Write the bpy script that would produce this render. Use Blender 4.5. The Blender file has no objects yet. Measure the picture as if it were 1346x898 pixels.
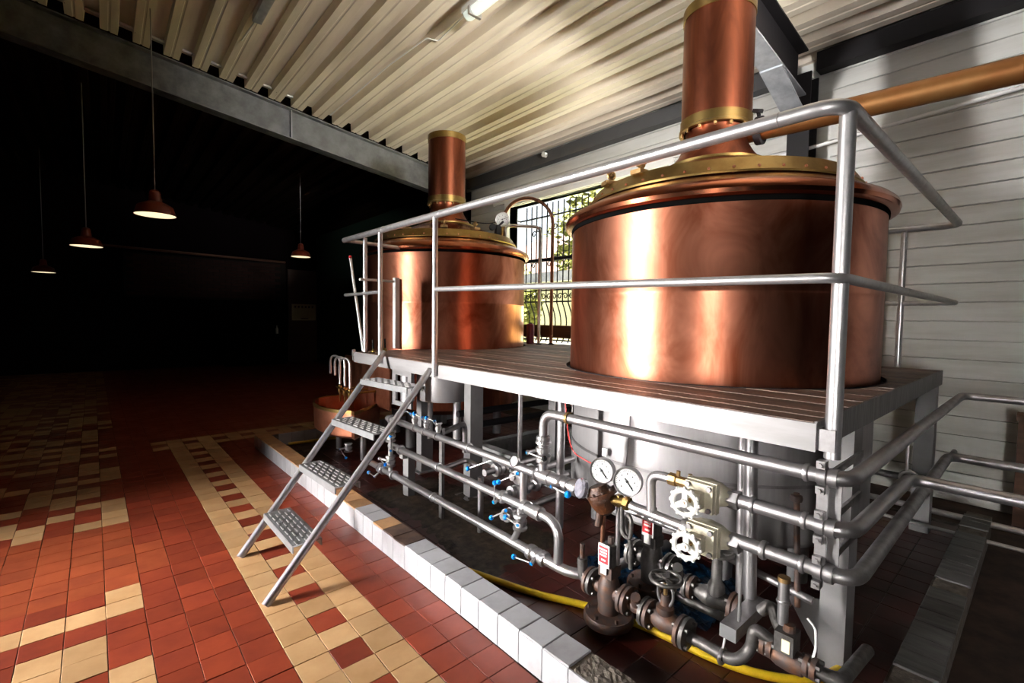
import bpy, math, random
from mathutils import Vector, Matrix
random.seed(7)
SC = bpy.context.scene
COL = SC.collection

# ------------------------------------------------------------------ camera
cd = bpy.data.cameras.new('camera')
cd.sensor_width = 36.0; cd.sensor_fit = 'HORIZONTAL'; cd.lens = 16.535
cd.clip_start = 0.05; cd.clip_end = 200
cam = bpy.data.objects.new('camera', cd); COL.objects.link(cam)
cam.matrix_world = Matrix(((0.7553, 0.0234, -0.6550, 0.0),
                           (-0.6553, 0.0463, -0.7539, 0.0),
                           (0.0127, 0.9987, 0.0503, 1.40),
                           (0, 0, 0, 1)))
SC.camera = cam

# ------------------------------------------------------------------ world, sun, daylight, exposure
SC.view_settings.view_transform = 'Standard'
SC.view_settings.look = 'None'
SC.view_settings.gamma = 1.0
SC.view_settings.exposure = 0.0
SC.view_settings.use_curve_mapping = False
w = bpy.data.worlds.new('sky'); SC.world = w; w.use_nodes = True
bg = w.node_tree.nodes['Background']
bg.inputs[0].default_value = (0.86, 0.93, 1.0, 1); bg.inputs[1].default_value = 1.8

def lamp(name, kind, loc, aim, energy, color=(1, 1, 1), **kw):
    ld = bpy.data.lights.new(name, kind); ld.energy = energy; ld.color = color
    for k, v in kw.items(): setattr(ld, k, v)
    o = bpy.data.objects.new(name, ld); COL.objects.link(o)
    o.location = loc
    d = Vector(aim) - Vector(loc)
    o.rotation_euler = d.to_track_quat('-Z', 'Y').to_euler()
    return o
lamp('sun', 'SUN', (4, -9, 8), (6, 0, 0), 140.0, (1.0, 0.965, 0.90), angle=0.02)
# area lamps: daylight by the left door and window, and an unseen rear lamp
lamp('daylight_left_door', 'AREA', (-3.40, 4.05, 1.45), (2.1, 1.95, 0.66), 190, (1.0, 0.97, 0.94),
     shape='RECTANGLE', size=0.36, size_y=2.5, spread=math.radians(66))
lamp('daylight_left_window', 'AREA', (-3.40, -1.75, 1.05), (4.2, 0.75, 1.30), 17, (1.0, 0.97, 0.93),
     shape='RECTANGLE', size=0.25, size_y=1.5, spread=math.radians(52))
lamp('unseen_rear_lamp', 'AREA', (1.90, -2.35, 2.55), (3.35, 3.5, 4.2), 66, (1.0, 0.95, 0.87),  # unseen lamp lighting the ceiling; the wall behind it has no window
     shape='RECTANGLE', size=0.4, size_y=0.4, spread=math.radians(46))

# ------------------------------------------------------------------ materials
MATS = {}
def mat(name, base, rough=0.5, metal=0.0, var=0.0, col2=None, scale=8.0, bump=0.0, stretch=(1, 1, 1),
        rvar=0.0, emit=0.0, emitc=None, objvar=0.0, spec=None, detail=6.0, coat=0.0, contrast=None, trans=0.0,
        bscale=None, aniso=0.0, distort=0.0):
    m = bpy.data.materials.new(name); m.use_nodes = True
    nt = m.node_tree; N = nt.nodes; L = nt.links
    b = N['Principled BSDF']
    b.inputs['Base Color'].default_value = (*base, 1); b.inputs['Roughness'].default_value = rough
    b.inputs['Metallic'].default_value = metal
    if spec is not None: b.inputs['Specular IOR Level'].default_value = spec
    if coat: b.inputs['Coat Weight'].default_value = coat; b.inputs['Coat Roughness'].default_value = 0.12
    if trans: b.inputs['Transmission Weight'].default_value = trans
    if aniso: b.inputs['Anisotropic'].default_value = aniso
    if emit:
        b.inputs['Emission Color'].default_value = (*(emitc or base), 1); b.inputs['Emission Strength'].default_value = emit
    tc = N.new('ShaderNodeTexCoord'); mp = N.new('ShaderNodeMapping'); mp.inputs['Scale'].default_value = stretch
    L.new(tc.outputs['Object'], mp.inputs['Vector'])
    nz = N.new('ShaderNodeTexNoise'); nz.inputs['Scale'].default_value = scale; nz.inputs['Detail'].default_value = detail
    nz.inputs['Roughness'].default_value = 0.62; nz.inputs['Distortion'].default_value = distort
    L.new(mp.outputs[0], nz.inputs['Vector'])
    colsock = None
    if objvar:
        oi = N.new('ShaderNodeObjectInfo')
        ad = N.new('ShaderNodeVectorMath'); ad.operation = 'MULTIPLY_ADD'
        ad.inputs[1].default_value = (13, 29, 7); L.new(oi.outputs['Random'], ad.inputs[0]); L.new(mp.outputs[0], ad.inputs[2])
        L.new(ad.outputs[0], nz.inputs['Vector'])
    if col2 is not None:
        rp = N.new('ShaderNodeMapRange'); lo, hi = contrast or (0.35, 0.65)
        rp.inputs['From Min'].default_value = lo; rp.inputs['From Max'].default_value = hi
        L.new(nz.outputs['Fac'], rp.inputs['Value'])
        mx = N.new('ShaderNodeMix'); mx.data_type = 'RGBA'
        mx.inputs[6].default_value = (*base, 1); mx.inputs[7].default_value = (*col2, 1)
        L.new(rp.outputs[0], mx.inputs[0]); colsock = mx.outputs[2]
    if objvar:
        mr = N.new('ShaderNodeMapRange'); mr.inputs['To Min'].default_value = 1 - objvar; mr.inputs['To Max'].default_value = 1 + objvar
        L.new(oi.outputs['Random'], mr.inputs['Value'])
        mu = N.new('ShaderNodeVectorMath'); mu.operation = 'SCALE'
        if colsock: L.new(colsock, mu.inputs[0])
        else: mu.inputs[0].default_value = base
        L.new(mr.outputs[0], mu.inputs['Scale']); colsock = mu.outputs[0]
    if colsock: L.new(colsock, b.inputs['Base Color'])
    if rvar:
        mr2 = N.new('ShaderNodeMapRange'); mr2.inputs['From Min'].default_value = 0.3; mr2.inputs['From Max'].default_value = 0.7
        mr2.inputs['To Min'].default_value = max(0.03, rough - rvar); mr2.inputs['To Max'].default_value = min(1, rough + rvar)
        L.new(nz.outputs['Fac'], mr2.inputs['Value']); L.new(mr2.outputs[0], b.inputs['Roughness'])
    if bump:
        bp = N.new('ShaderNodeBump'); bp.inputs['Strength'].default_value = bump; bp.inputs['Distance'].default_value = 0.01
        if bscale:
            nb = N.new('ShaderNodeTexNoise'); nb.inputs['Scale'].default_value = bscale; nb.inputs['Detail'].default_value = 0.0 if bscale < 10 else 3.0
            L.new(mp.outputs[0], nb.inputs['Vector']); L.new(nb.outputs['Fac'], bp.inputs['Height'])
        else: L.new(nz.outputs['Fac'], bp.inputs['Height'])
        L.new(bp.outputs[0], b.inputs['Normal'])
    MATS[name] = m
    return m
mat('copper', (0.62, 0.245, 0.15), 0.295, 1.0, col2=(0.27, 0.072, 0.034), scale=2.6, stretch=(1.3, 1.3, 0.7), rvar=0.016, detail=4, distort=1.1, bump=0.10, bscale=2.2, contrast=(0.36, 0.70))
mat('copper_lid', (0.48, 0.165, 0.082), 0.2, 1.0, col2=(0.36, 0.115, 0.06), detail=2, scale=3.0, rvar=0.05)
mat('copper_stack', (0.33, 0.10, 0.050), 0.34, 1.0, col2=(0.15, 0.045, 0.024), scale=4.0, stretch=(1.6, 1.6, 0.35), detail=4, distort=0.6, rvar=0.05, bump=0.06, bscale=5)
mat('copper_pale', (0.66, 0.29, 0.18), 0.38, 1.0, col2=(0.45, 0.16, 0.09), scale=6)
mat('copper_pipe', (0.19, 0.092, 0.030), 0.45, 0.75, col2=(0.15, 0.055, 0.014), scale=5)
mat('copper_brown', (0.22, 0.10, 0.06), 0.4, 0.8)
mat('brass', (0.34, 0.235, 0.085), 0.35, 1.0, col2=(0.25, 0.155, 0.05), scale=7, rvar=0.05)
mat('brass_dull', (0.42, 0.27, 0.12), 0.45, 0.9, col2=(0.25, 0.15, 0.06), scale=20)
mat('stainless', (0.62, 0.605, 0.61), 0.33, 0.95, rvar=0.04, scale=9, col2=(0.53, 0.515, 0.52))
mat('rail_steel', (0.52, 0.51, 0.515), 0.36, 0.8, rvar=0.06, scale=30, col2=(0.44, 0.43, 0.435), bump=0.02)
mat('dull_steel', (0.34, 0.325, 0.33), 0.42, 0.9, rvar=0.08, scale=14, col2=(0.22, 0.21, 0.21))
mat('pipe_steel', (0.50, 0.485, 0.495), 0.37, 0.95, rvar=0.05, scale=9, col2=(0.40, 0.385, 0.39))
mat('jacket', (0.42, 0.405, 0.41), 0.40, 0.7, rvar=0.06, scale=26, stretch=(1, 1, 0.1), col2=(0.36, 0.345, 0.35))
mat('grey_paint', (0.22, 0.212, 0.214), 0.5, 0.15, col2=(0.175, 0.168, 0.17), scale=5)
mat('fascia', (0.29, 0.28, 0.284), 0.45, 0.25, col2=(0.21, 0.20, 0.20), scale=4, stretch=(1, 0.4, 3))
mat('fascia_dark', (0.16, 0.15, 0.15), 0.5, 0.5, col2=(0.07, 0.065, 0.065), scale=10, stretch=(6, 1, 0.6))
mat('zinc', (0.20, 0.205, 0.22), 0.42, 0.6, col2=(0.11, 0.115, 0.125), scale=6, rvar=0.12)
mat('zinc_bright', (0.52, 0.55, 0.59), 0.4, 0.5, col2=(0.34, 0.36, 0.40), scale=7)
mat('eaves_steel', (0.075, 0.078, 0.082), 0.55, 0.3, col2=(0.07, 0.07, 0.075), scale=9)
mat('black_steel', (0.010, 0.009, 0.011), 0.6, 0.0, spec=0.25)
mat('roof_cream', (0.74, 0.67, 0.57), 0.5, 0.0, col2=(0.56, 0.49, 0.40), scale=2.5, stretch=(2, 0.3, 1), contrast=(0.4, 0.75))
mat('board_white', (0.56, 0.565, 0.545), 0.55, 0.0, col2=(0.40, 0.395, 0.365), scale=2.2, stretch=(1, 0.5, 4), objvar=0.05, bump=0.05, contrast=(0.42, 0.75))
mat('wall_dark', (0.007, 0.004, 0.006), 0.9, spec=0.05, col2=(0.008, 0.005, 0.006))  # hall's darkness put into the colour to keep its end wall black
mat('roof_brown_shade', (0.016, 0.008, 0.005), 0.8, spec=0.1, col2=(0.010, 0.005, 0.003), scale=3, stretch=(2, 0.3, 1))  # brown-black: shade of the far bay and roof gaps put in the colour
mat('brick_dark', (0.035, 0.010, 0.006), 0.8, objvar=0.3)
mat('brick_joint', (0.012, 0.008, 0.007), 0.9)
mat('wall_green', (0.018, 0.05, 0.035), 0.6)
mat('tile_red', (0.25, 0.042, 0.018), 0.37, col2=(0.19, 0.028, 0.013), scale=5, objvar=0.22, rvar=0.08, bump=0.02, bscale=60)
mat('tile_orange', (0.31, 0.066, 0.024), 0.36, col2=(0.24, 0.045, 0.018), scale=5, objvar=0.15, rvar=0.08, bump=0.02, bscale=60)
mat('tile_beige', (0.50, 0.305, 0.150), 0.42, col2=(0.40, 0.225, 0.10), scale=5, objvar=0.14, bump=0.02, bscale=60)
mat('tile_white', (0.40, 0.40, 0.42), 0.30, col2=(0.28, 0.27, 0.28), scale=5, stretch=(1, 1, 0.6), objvar=0.06, contrast=(0.45, 0.75))
mat('tile_tan', (0.48, 0.27, 0.13), 0.45, col2=(0.30, 0.16, 0.075), scale=7, objvar=0.12)
mat('tile_burnt', (0.13, 0.075, 0.05), 0.5, col2=(0.05, 0.03, 0.025), scale=9)
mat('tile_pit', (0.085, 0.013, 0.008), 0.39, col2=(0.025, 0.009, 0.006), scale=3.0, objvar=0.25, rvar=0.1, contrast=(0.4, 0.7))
mat('tile_grey', (0.12, 0.117, 0.112), 0.5, col2=(0.055, 0.052, 0.05), scale=7, stretch=(1, 5, 1), objvar=0.15)
mat('grout', (0.075, 0.042, 0.03), 0.9, col2=(0.025, 0.014, 0.01), scale=6)
mat('mortar', (0.20, 0.17, 0.14), 0.9, col2=(0.09, 0.075, 0.06), scale=24, bump=0.9)
mat('dirt', (0.045, 0.026, 0.010), 0.65, col2=(0.010, 0.006, 0.004), scale=18, bump=0.6, rvar=0.25)
mat('deck_wood', (0.20, 0.130, 0.092), 0.55, col2=(0.060, 0.036, 0.030), scale=7, stretch=(6, 0.6, 1), objvar=0.42, bump=0.25, contrast=(0.32, 0.68))
mat('wood_brown', (0.16, 0.07, 0.035), 0.6, col2=(0.09, 0.04, 0.02), scale=8, stretch=(1, 0.3, 3))
mat('rust_iron', (0.065, 0.045, 0.040), 0.55, 0.4, col2=(0.13, 0.050, 0.018), scale=26, bump=0.25, contrast=(0.45, 0.75))
mat('grey_iron', (0.13, 0.122, 0.118), 0.48, 0.6, col2=(0.06, 0.054, 0.05), scale=24, bump=0.2)
mat('regulator_brown', (0.085, 0.028, 0.009), 0.32, 0.1, col2=(0.022, 0.009, 0.005), scale=26, bump=0.9)
mat('valve_cream', (0.55, 0.51, 0.40), 0.42, col2=(0.40, 0.36, 0.26), scale=18)
mat('wheel_white', (0.62, 0.61, 0.585), 0.4)
mat('black_rubber', (0.006, 0.006, 0.007), 0.55, spec=0.2)
mat('blue_plastic', (0.0, 0.19, 0.62), 0.28)
mat('blue_foil', (0.004, 0.04, 0.10), 0.3, 0.6, col2=(0.001, 0.005, 0.012), scale=26, bump=0.9, contrast=(0.45, 0.6))
mat('yellow_hose', (0.75, 0.50, 0.015), 0.38, col2=(0.58, 0.38, 0.01), scale=14)
mat('white_paint', (0.75, 0.75, 0.74), 0.4)
mat('dial_white', (0.55, 0.57, 0.55), 0.35)
mat('ink', (0.01, 0.01, 0.012), 0.5)
mat('label_red', (0.62, 0.02, 0.03), 0.4)
mat('red_wire', (0.55, 0.03, 0.03), 0.4)
mat('glass', (0.9, 0.95, 0.95), 0.03, trans=1.0)
mat('glass_frosted', (0.6, 0.62, 0.7), 0.12, spec=0.8)
mat('clear_plastic', (0.16, 0.155, 0.19), 0.12, spec=0.9, coat=0.6, col2=(0.30, 0.29, 0.33), scale=40)
mat('tread_steel', (0.26, 0.26, 0.265), 0.4, 0.55, col2=(0.20, 0.20, 0.205), scale=12)
mat('gap_shade_black', (0.004, 0.004, 0.004), 0.95, spec=0.0)
mat('tube_white', (0.85, 0.92, 0.86), 0.4, emit=0.55, emitc=(0.86, 1.0, 0.9))
mat('lamp_red', (0.20, 0.030, 0.014), 0.35, col2=(0.15, 0.022, 0.01), scale=9)
mat('lamp_inner', (0.85, 0.80, 0.65), 0.5, emit=0.75, emitc=(1.0, 0.88, 0.62))
mat('bulb', (1, 0.95, 0.8), 0.5, emit=1.5, emitc=(1.0, 0.86, 0.55))
mat('purple_plastic', (0.14, 0.012, 0.035), 0.35)
mat('concrete', (0.27, 0.27, 0.27), 0.7, col2=(0.17, 0.17, 0.17), scale=14, bump=0.2)
mat('paper', (0.72, 0.62, 0.42), 0.7)
mat('door_brown', (0.09, 0.045, 0.03), 0.5)
mat('bounce_paving', (0.72, 0.68, 0.60), 0.8, col2=(0.64, 0.6, 0.52), scale=3)
mat('grass', (0.30, 0.30, 0.10), 0.9, col2=(0.34, 0.32, 0.12), scale=2)
mat('leaf', (0.085, 0.10, 0.016), 0.8, col2=(0.17, 0.17, 0.035), scale=4, objvar=0.2)
mat('roof_tile', (0.07, 0.042, 0.036), 0.8, col2=(0.10, 0.066, 0.056), scale=6, objvar=0.15)
mat('render_white', (0.6, 0.58, 0.5), 0.8)
mat('bark', (0.10, 0.065, 0.04), 0.9)

# ------------------------------------------------------------------ mesh helpers
def frame(d):
    d = Vector(d).normalized()
    a = Vector((0, 0, 1)) if abs(d.z) < 0.9 else Vector((1, 0, 0))
    u = d.cross(a).normalized(); v = d.cross(u).normalized()
    return d, u, v
class MB:
    def __init__(s): s.v = []; s.f = []
    def poly(s, pts, faces):
        k = len(s.v); s.v += [tuple(p) for p in pts]; s.f += [tuple(i + k for i in f) for f in faces]; return s
    def box(s, x0, x1, y0, y1, z0, z1):
        return s.poly([(x0, y0, z0), (x1, y0, z0), (x1, y1, z0), (x0, y1, z0), (x0, y0, z1), (x1, y0, z1), (x1, y1, z1), (x0, y1, z1)],
                      [(3, 2, 1, 0), (4, 5, 6, 7), (0, 1, 5, 4), (1, 2, 6, 5), (2, 3, 7, 6), (3, 0, 4, 7)])
    def obox(s, c, ax, hu, hv, hw, up=None):
        d = Vector(ax).normalized()
        if up is None: d, u, v = frame(d)
        else:
            u = d.cross(Vector(up)).normalized(); v = u.cross(d).normalized()
        c = Vector(c); P = []
        for a in (-1, 1):
            for (e, f) in ((-1, -1), (1, -1), (1, 1), (-1, 1)): P.append(c + d * hu * a + u * hv * e + v * hw * f)
        return s.poly(P, [(0, 1, 2, 3), (7, 6, 5, 4), (1, 0, 4, 5), (2, 1, 5, 6), (3, 2, 6, 7), (0, 3, 7, 4)])
    def cbox(s, x0, x1, y0, y1, z0, z1, b):
        return s.poly([(x0, y0, z0), (x1, y0, z0), (x1, y1, z0), (x0, y1, z0),
                       (x0, y0, z1 - b), (x1, y0, z1 - b), (x1, y1, z1 - b), (x0, y1, z1 - b),
                       (x0 + b, y0 + b, z1), (x1 - b, y0 + b, z1), (x1 - b, y1 - b, z1), (x0 + b, y1 - b, z1)],
                      [(0, 1, 5, 4), (1, 2, 6, 5), (2, 3, 7, 6), (3, 0, 4, 7), (4, 5, 9, 8), (5, 6, 10, 9), (6, 7, 11, 10), (7, 4, 8, 11), (8, 9, 10, 11), (3, 2, 1, 0)])
    def loft(s, rings, cap=True, close=True):
        n = len(rings[0]); k = len(s.v)
        for r in rings: s.v += [tuple(p) for p in r]
        for i in range(len(rings) - 1):
            for j in range(n if close else n - 1):
                a = k + i * n + j; b = k + i * n + (j + 1) % n
                s.f.append((a, b, b + n, a + n))
        if cap:
            s.f.append(tuple(k + j for j in range(n))[::-1]); s.f.append(tuple(k + (len(rings) - 1) * n + j for j in range(n)))
        return s
    def cyl(s, p0, p1, r, n=16, r1=None, cap=True):
        p0 = Vector(p0); p1 = Vector(p1); d, u, v = frame(p1 - p0)
        r1 = r if r1 is None else r1; R = []
        for p, q in ((p0, r), (p1, r1)):
            R.append([p + (u * math.cos(2 * math.pi * i / n) + v * math.sin(2 * math.pi * i / n)) * q for i in range(n)])
        return s.loft(R, cap)
    def lathe(s, prof, o=(0, 0, 0), ax=(0, 0, 1), n=24, cap=False):
        o = Vector(o); d, u, v = frame(ax); R = []
        for (r, h) in prof:
            R.append([o + d * h + (u * math.cos(2 * math.pi * i / n) + v * math.sin(2 * math.pi * i / n)) * max(r, 1e-4) for i in range(n)])
        return s.loft(R, cap)
    def tube(s, pts, r, n=12, cap=True):
        pts = [Vector(p) for p in pts]; R = []
        d, u, v = frame(pts[1] - pts[0])
        for i, p in enumerate(pts):
            t = (pts[min(i + 1, len(pts) - 1)] - pts[max(i - 1, 0)]).normalized()
            u = (u - t * u.dot(t)).normalized(); v = t.cross(u)
            rr = r[i] if isinstance(r, (list, tuple)) else r
            R.append([p + (u * math.cos(2 * math.pi * k / n) + v * math.sin(2 * math.pi * k / n)) * rr for k in range(n)])
        return s.loft(R, cap)
    def pipe(s, pts, r, bend=0.05, n=12):
        return s.tube(fillet(pts, bend), r, n)
    def torus(s, c, ax, R, r, n=24, m=8):
        c = Vector(c); d, u, v = frame(ax); k = len(s.v)
        for i in range(n):
            a = 2 * math.pi * i / n; e = u * math.cos(a) + v * math.sin(a)
            for j in range(m):
                b = 2 * math.pi * j / m; s.v.append(tuple(c + e * (R + r * math.cos(b)) + d * r * math.sin(b)))
        for i in range(n):
            for j in range(m):
                s.f.append((k + i * m + j, k + ((i + 1) % n) * m + j, k + ((i + 1) % n) * m + (j + 1) % m, k + i * m + (j + 1) % m))
        return s
    def ball(s, c, r, n=10, m=6, sq=(1, 1, 1)):
        c = Vector(c); R = []
        for i in range(m + 1):
            a = -math.pi / 2 + math.pi * i / m
            R.append([c + Vector((math.cos(a) * math.cos(2 * math.pi * j / n) * sq[0], math.cos(a) * math.sin(2 * math.pi * j / n) * sq[1], math.sin(a) * sq[2])) * r for j in range(n)])
        return s.loft(R, False)
    def prism(s, pts, off):
        off = Vector(off); n = len(pts)
        A = [Vector(p) for p in pts]; B = [p + off for p in A]
        return s.loft([A, B], True)
    def mesh(s, name, m, ang=35):
        me = bpy.data.meshes.new(name); me.from_pydata(s.v, [], s.f); me.validate(); me.update()
        import bmesh
        bm = bmesh.new(); bm.from_mesh(me); bmesh.ops.recalc_face_normals(bm, faces=bm.faces); bm.to_mesh(me); bm.free()
        if ang:
            me.polygons.foreach_set('use_smooth', [True] * len(me.polygons))
            me.set_sharp_from_angle(angle=math.radians(ang))
        me.materials.append(MATS[m]); return me
    def build(s, name, m, parent=None, ang=35, label=None):
        return link(name, s.mesh(name, m, ang), parent, label)
def link(name, me, parent=None, label=None):
    o = bpy.data.objects.new(name, me); COL.objects.link(o)
    if parent is not None: attach(o, parent)
    if label: o['label'] = label
    return o
WORLD = {}
def attach(o, parent):
    o.parent = parent
    o.matrix_parent_inverse = WORLD.get(parent.name, Matrix.Identity(4)).inverted()
def fillet(pts, bend, k=6):
    pts = [Vector(p) for p in pts]; out = [pts[0]]
    for i in range(1, len(pts) - 1):
        a, b, c = pts[i - 1], pts[i], pts[i + 1]
        d1 = (a - b); d2 = (c - b); l = min(bend, d1.length * 0.49, d2.length * 0.49)
        d1.normalize(); d2.normalize(); p = b + d1 * l; q = b + d2 * l
        for j in range(k + 1):
            t = j / k; out.append(p * (1 - t) ** 2 + b * 2 * t * (1 - t) + q * t * t)
    out.append(pts[-1]); return out
def tag(o, label, cat, group=None):
    o['label'] = label; o['category'] = cat
    if group: o['group'] = group
    return o
def thing(name, label, cat, loc=(0, 0, 0), group=None):
    o = bpy.data.objects.new(name, None); COL.objects.link(o); o.location = loc; o.empty_display_size = 0.05
    WORLD[o.name] = Matrix.Translation(loc)
    return tag(o, label, cat, group)
def struct(o): o['kind'] = 'structure'; return o
def V(*a): return Vector(a)

def glass_mat():
    m = bpy.data.materials.new('window_glass'); m.use_nodes = True; nt = m.node_tree
    nt.nodes.remove(nt.nodes['Principled BSDF'])
    t = nt.nodes.new('ShaderNodeBsdfTransparent'); g = nt.nodes.new('ShaderNodeBsdfGlossy'); g.inputs['Roughness'].default_value = 0.02
    x = nt.nodes.new('ShaderNodeMixShader'); x.inputs[0].default_value = 0.06
    nt.links.new(t.outputs[0], x.inputs[1]); nt.links.new(g.outputs[0], x.inputs[2])
    nt.links.new(x.outputs[0], nt.nodes['Material Output'].inputs['Surface']); MATS['window_glass'] = m
glass_mat()

# ------------------------------------------------------------------ floor
PT = 0.138
def roofz(x): return 3.80 + 0.131 * (5.0 - x)
m_ = MB().box(-3.5, 5.2, -2.5, 15, -0.2, -0.004)
floor = struct(m_.build('floor', 'grout', ang=0))
SH = 0.0127
def fl(u, v): return (u - SH * (v - 2.5), v + SH * (u - 0.5))
PAT = {  # hand-read rows of the beige and red pattern left of the plain red strip (row index j)
    -4: {3: 1, 2: 1, -2: 1, -3: 1, 11: 1, 12: 1, 13: 1, 14: 1, 19: 1, 20: 1, 21: 1},
    -5: {2: 1, 0: 1, -1: 1, 11: 1, 14: 1, 16: 1, 17: 1, 19: 1, 21: 1, 22: 1},
    -6: {2: 1, 0: 1, -1: 1, -2: 1, 13: 1, 15: 1, 16: 1, 18: 1, 20: 1},
    -7: {2: 1, -2: 1, 11: 1, 12: 1, 16: 1, 17: 1, 18: 1},
    -8: {2: 1, -1: 1, 12: 1, 13: 1, 15: 1, 19: 1}}
def tile_kind(k, j):
    if 25 <= j <= 27 and k >= -1:
        return 'tile_beige' if (j != 26 or k % 2 == 0) else 'tile_red'
    if j > 27 and k >= -1: return 'tile_red'
    if k in (0, 2): return 'tile_beige'
    if k == 1: return 'tile_red' if j % 2 else 'tile_beige'
    if k in (-1, -2, -3) or k > 2:
        return 'tile_orange' if (k == -3 and 5 <= j <= 7) else 'tile_red'
    if k in PAT and j <= 22:
        if PAT[k].get(j): return 'tile_beige'
        return 'tile_orange' if 4 <= j <= 10 else 'tile_red'
    r = random.Random(k * 131 + j).random()
    if j in (4, 5, 6, 7, 8, 9, 10): return 'tile_orange'
    return 'tile_beige' if r < 0.45 else 'tile_red'
tm = {}
for kk in ('tile_red', 'tile_orange', 'tile_beige', 'tile_pit', 'tile_grey'):
    h = PT / 2 - 0.0013
    tm[kk] = MB().cbox(-h, h, -h, h, -0.012, 0.0, 0.0011).mesh('tile', kk, 0)
cells = []
for k in range(-16, 34):
    for j in range(-12, 92):
        off = 0.034 if k <= -4 else 0.0
        u = 0.533 + PT * (k + 0.5); v = 2.475 + PT * (j + 0.5) + off
        x, y = fl(u, v)
        if x > 1.17 and y < 5.50: continue
        if x > 4.85 or y > 14.9 or y < 1.0: continue
        a = math.degrees(math.atan2(x, y))
        if a < -12.0: continue
        if y * 0.754 + x * 0.655 < 1.35: continue
        cells.append((math.hypot(x, y), x, y, k, j))
cells.sort()
far_v = MB(); far_m = []
kinds = ['tile_red', 'tile_orange', 'tile_beige']
for n, (d_, x, y, k, j) in enumerate(cells):
    kd = tile_kind(k, j); rz = SH + random.uniform(-0.006, 0.006); dz = random.uniform(-0.0012, 0.0008)
    if n < 300:
        o = bpy.data.objects.new('tile', tm[kd]); COL.objects.link(o); o.parent = floor
        o.location = (x, y, dz); o.rotation_euler = (random.uniform(-.004, .004), random.uniform(-.004, .004), rz)
    else:
        h = PT / 2 - 0.0013; k0 = len(far_v.f)
        far_v.cbox(x - h, x + h, y - h, y + h, -0.012 + dz, dz, 0.002); far_m += [kinds.index(kd)] * (len(far_v.f) - k0)
me = far_v.mesh('tile_field', 'tile_red', 0)
for kd in kinds[1:]: me.materials.append(MATS[kd])
me.polygons.foreach_set('material_index', far_m)
tf = link('tile_field', me, floor); tf['kind'] = 'stuff'

# pit floor inside the curb
pit = struct(MB().box(1.38, 4.5, 0.36, 5.45, -0.05, -0.003).build('floor_pit', 'dirt', ang=0))
pf = MB(); cnt = 0
for i in range(23):
    for j in range(37):
        x = 1.38 + PT * (i + 0.5); y = 0.37 + PT * (j + 0.5)
        if x > 4.45 or y > 5.4: continue
        if i < 6 and cnt < 290:
            o = bpy.data.objects.new('tile', tm['tile_pit']); COL.objects.link(o); o.parent = pit; cnt += 1
            o.location = (x, y, random.uniform(-0.001, 0.001)); o.rotation_euler = (random.uniform(-.006, .006), random.uniform(-.006, .006), random.uniform(-.01, .01))
        else:
            h = PT / 2 - 0.002; pf.cbox(x - h, x + h, y - h, y + h, -0.012, 0, 0.002)
o = pf.build('tile_field', 'tile_pit', pit, 0); o['kind'] = 'stuff'
# dried dirt lying over part of the pit floor
g = MB(); nx, ny = 16, 46; R = random.Random(3)
pts = []
for i in range(nx + 1):
    for j in range(ny + 1):
        x = 1.50 + 0.75 * i / nx; y = 1.85 + 1.75 * j / ny
        e = min(i / 3, (nx - i) / 3, j / 6, (ny - j) / 6, 1)
        pts.append((x + 0.08 * math.sin(y * 5) * e, y, -0.008 + (0.014 + 0.012 * R.random()) * e))
fs = [(i * (ny + 1) + j, (i + 1) * (ny + 1) + j, (i + 1) * (ny + 1) + j + 1, i * (ny + 1) + j + 1) for i in range(nx) for j in range(ny)]
o = g.poly(pts, fs).build('dried_dirt', 'dirt', ang=60); o['kind'] = 'stuff'
tag(o, 'dark dried dirt caked over the floor of the pipe pit', 'dirt')

# ------------------------------------------------------------------ walls
WY0, WY1, WZ0, WZ1 = 3.0, 5.88, 1.0, 3.19
b = MB()
b.box(5.03, 5.2, -2.5, WY0, 0, 4.1).box(5.03, 5.2, WY1, 7.1, 0, 4.1).box(5.03, 5.2, WY0, WY1, 0, WZ0).box(5.03, 5.2, WY0, WY1, WZ1, 4.1)
wall_r = struct(b.build('wall_right', 'board_white', ang=0))
BP = 0.147; z = 0.094
def board(y0, y1, z0, z1):
    c = 0.005
    p = [(5.03, z0), (4.99 + c, z0 + 0.001), (4.986, z0 + c), (4.99, z1 - c), (4.99 + c, z1 - 0.002), (5.03, z1 - 0.002)]
    MB().prism([(a, y0, e) for a, e in p], (0, y1 - y0, 0)).build('board', 'board_white', wall_r, 0)
while z < 3.78:
    z1 = z + BP
    board(-2.5, 1.40, z, z1)
    if z1 < WZ0 + 0.02 or z > WZ1 - 0.02: board(1.70, 6.9, z, z1)
    else:
        board(1.70, WY0 - 0.06, z, z1); board(WY1 + 0.06, 6.9, z, z1)
    z = z1
struct(MB().box(5.0, 5.2, 7.1, 15, -.2, 4.1).build('wall_right_far', 'wall_green', ang=0))
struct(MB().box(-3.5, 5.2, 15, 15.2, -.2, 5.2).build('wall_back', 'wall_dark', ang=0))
lw = MB()
ops = [(-2.0, -1.5, .25, 1.9), (3.5, 4.6, .2, 2.85)]
lw.box(-3.7, -3.5, -2.6, 15.1, -.2, 0).box(-3.7, -3.5, -2.5, -2.1, 0, 5.2).box(-3.7, -3.5, -1.4, 3.5, 0, 5.2).box(-3.7, -3.5, 4.6, 15, 0, 5.2)
for y0, y1, z0, z1 in ops: lw.box(-3.7, -3.5, y0, y1, 0, z0).box(-3.7, -3.5, y0, y1, z1, 5.2)
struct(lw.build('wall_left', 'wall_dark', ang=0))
struct(MB().box(-3.7, 5.2, -2.7, -2.5, -.2, 5.2).build('wall_front', 'wall_dark', ang=0))
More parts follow.
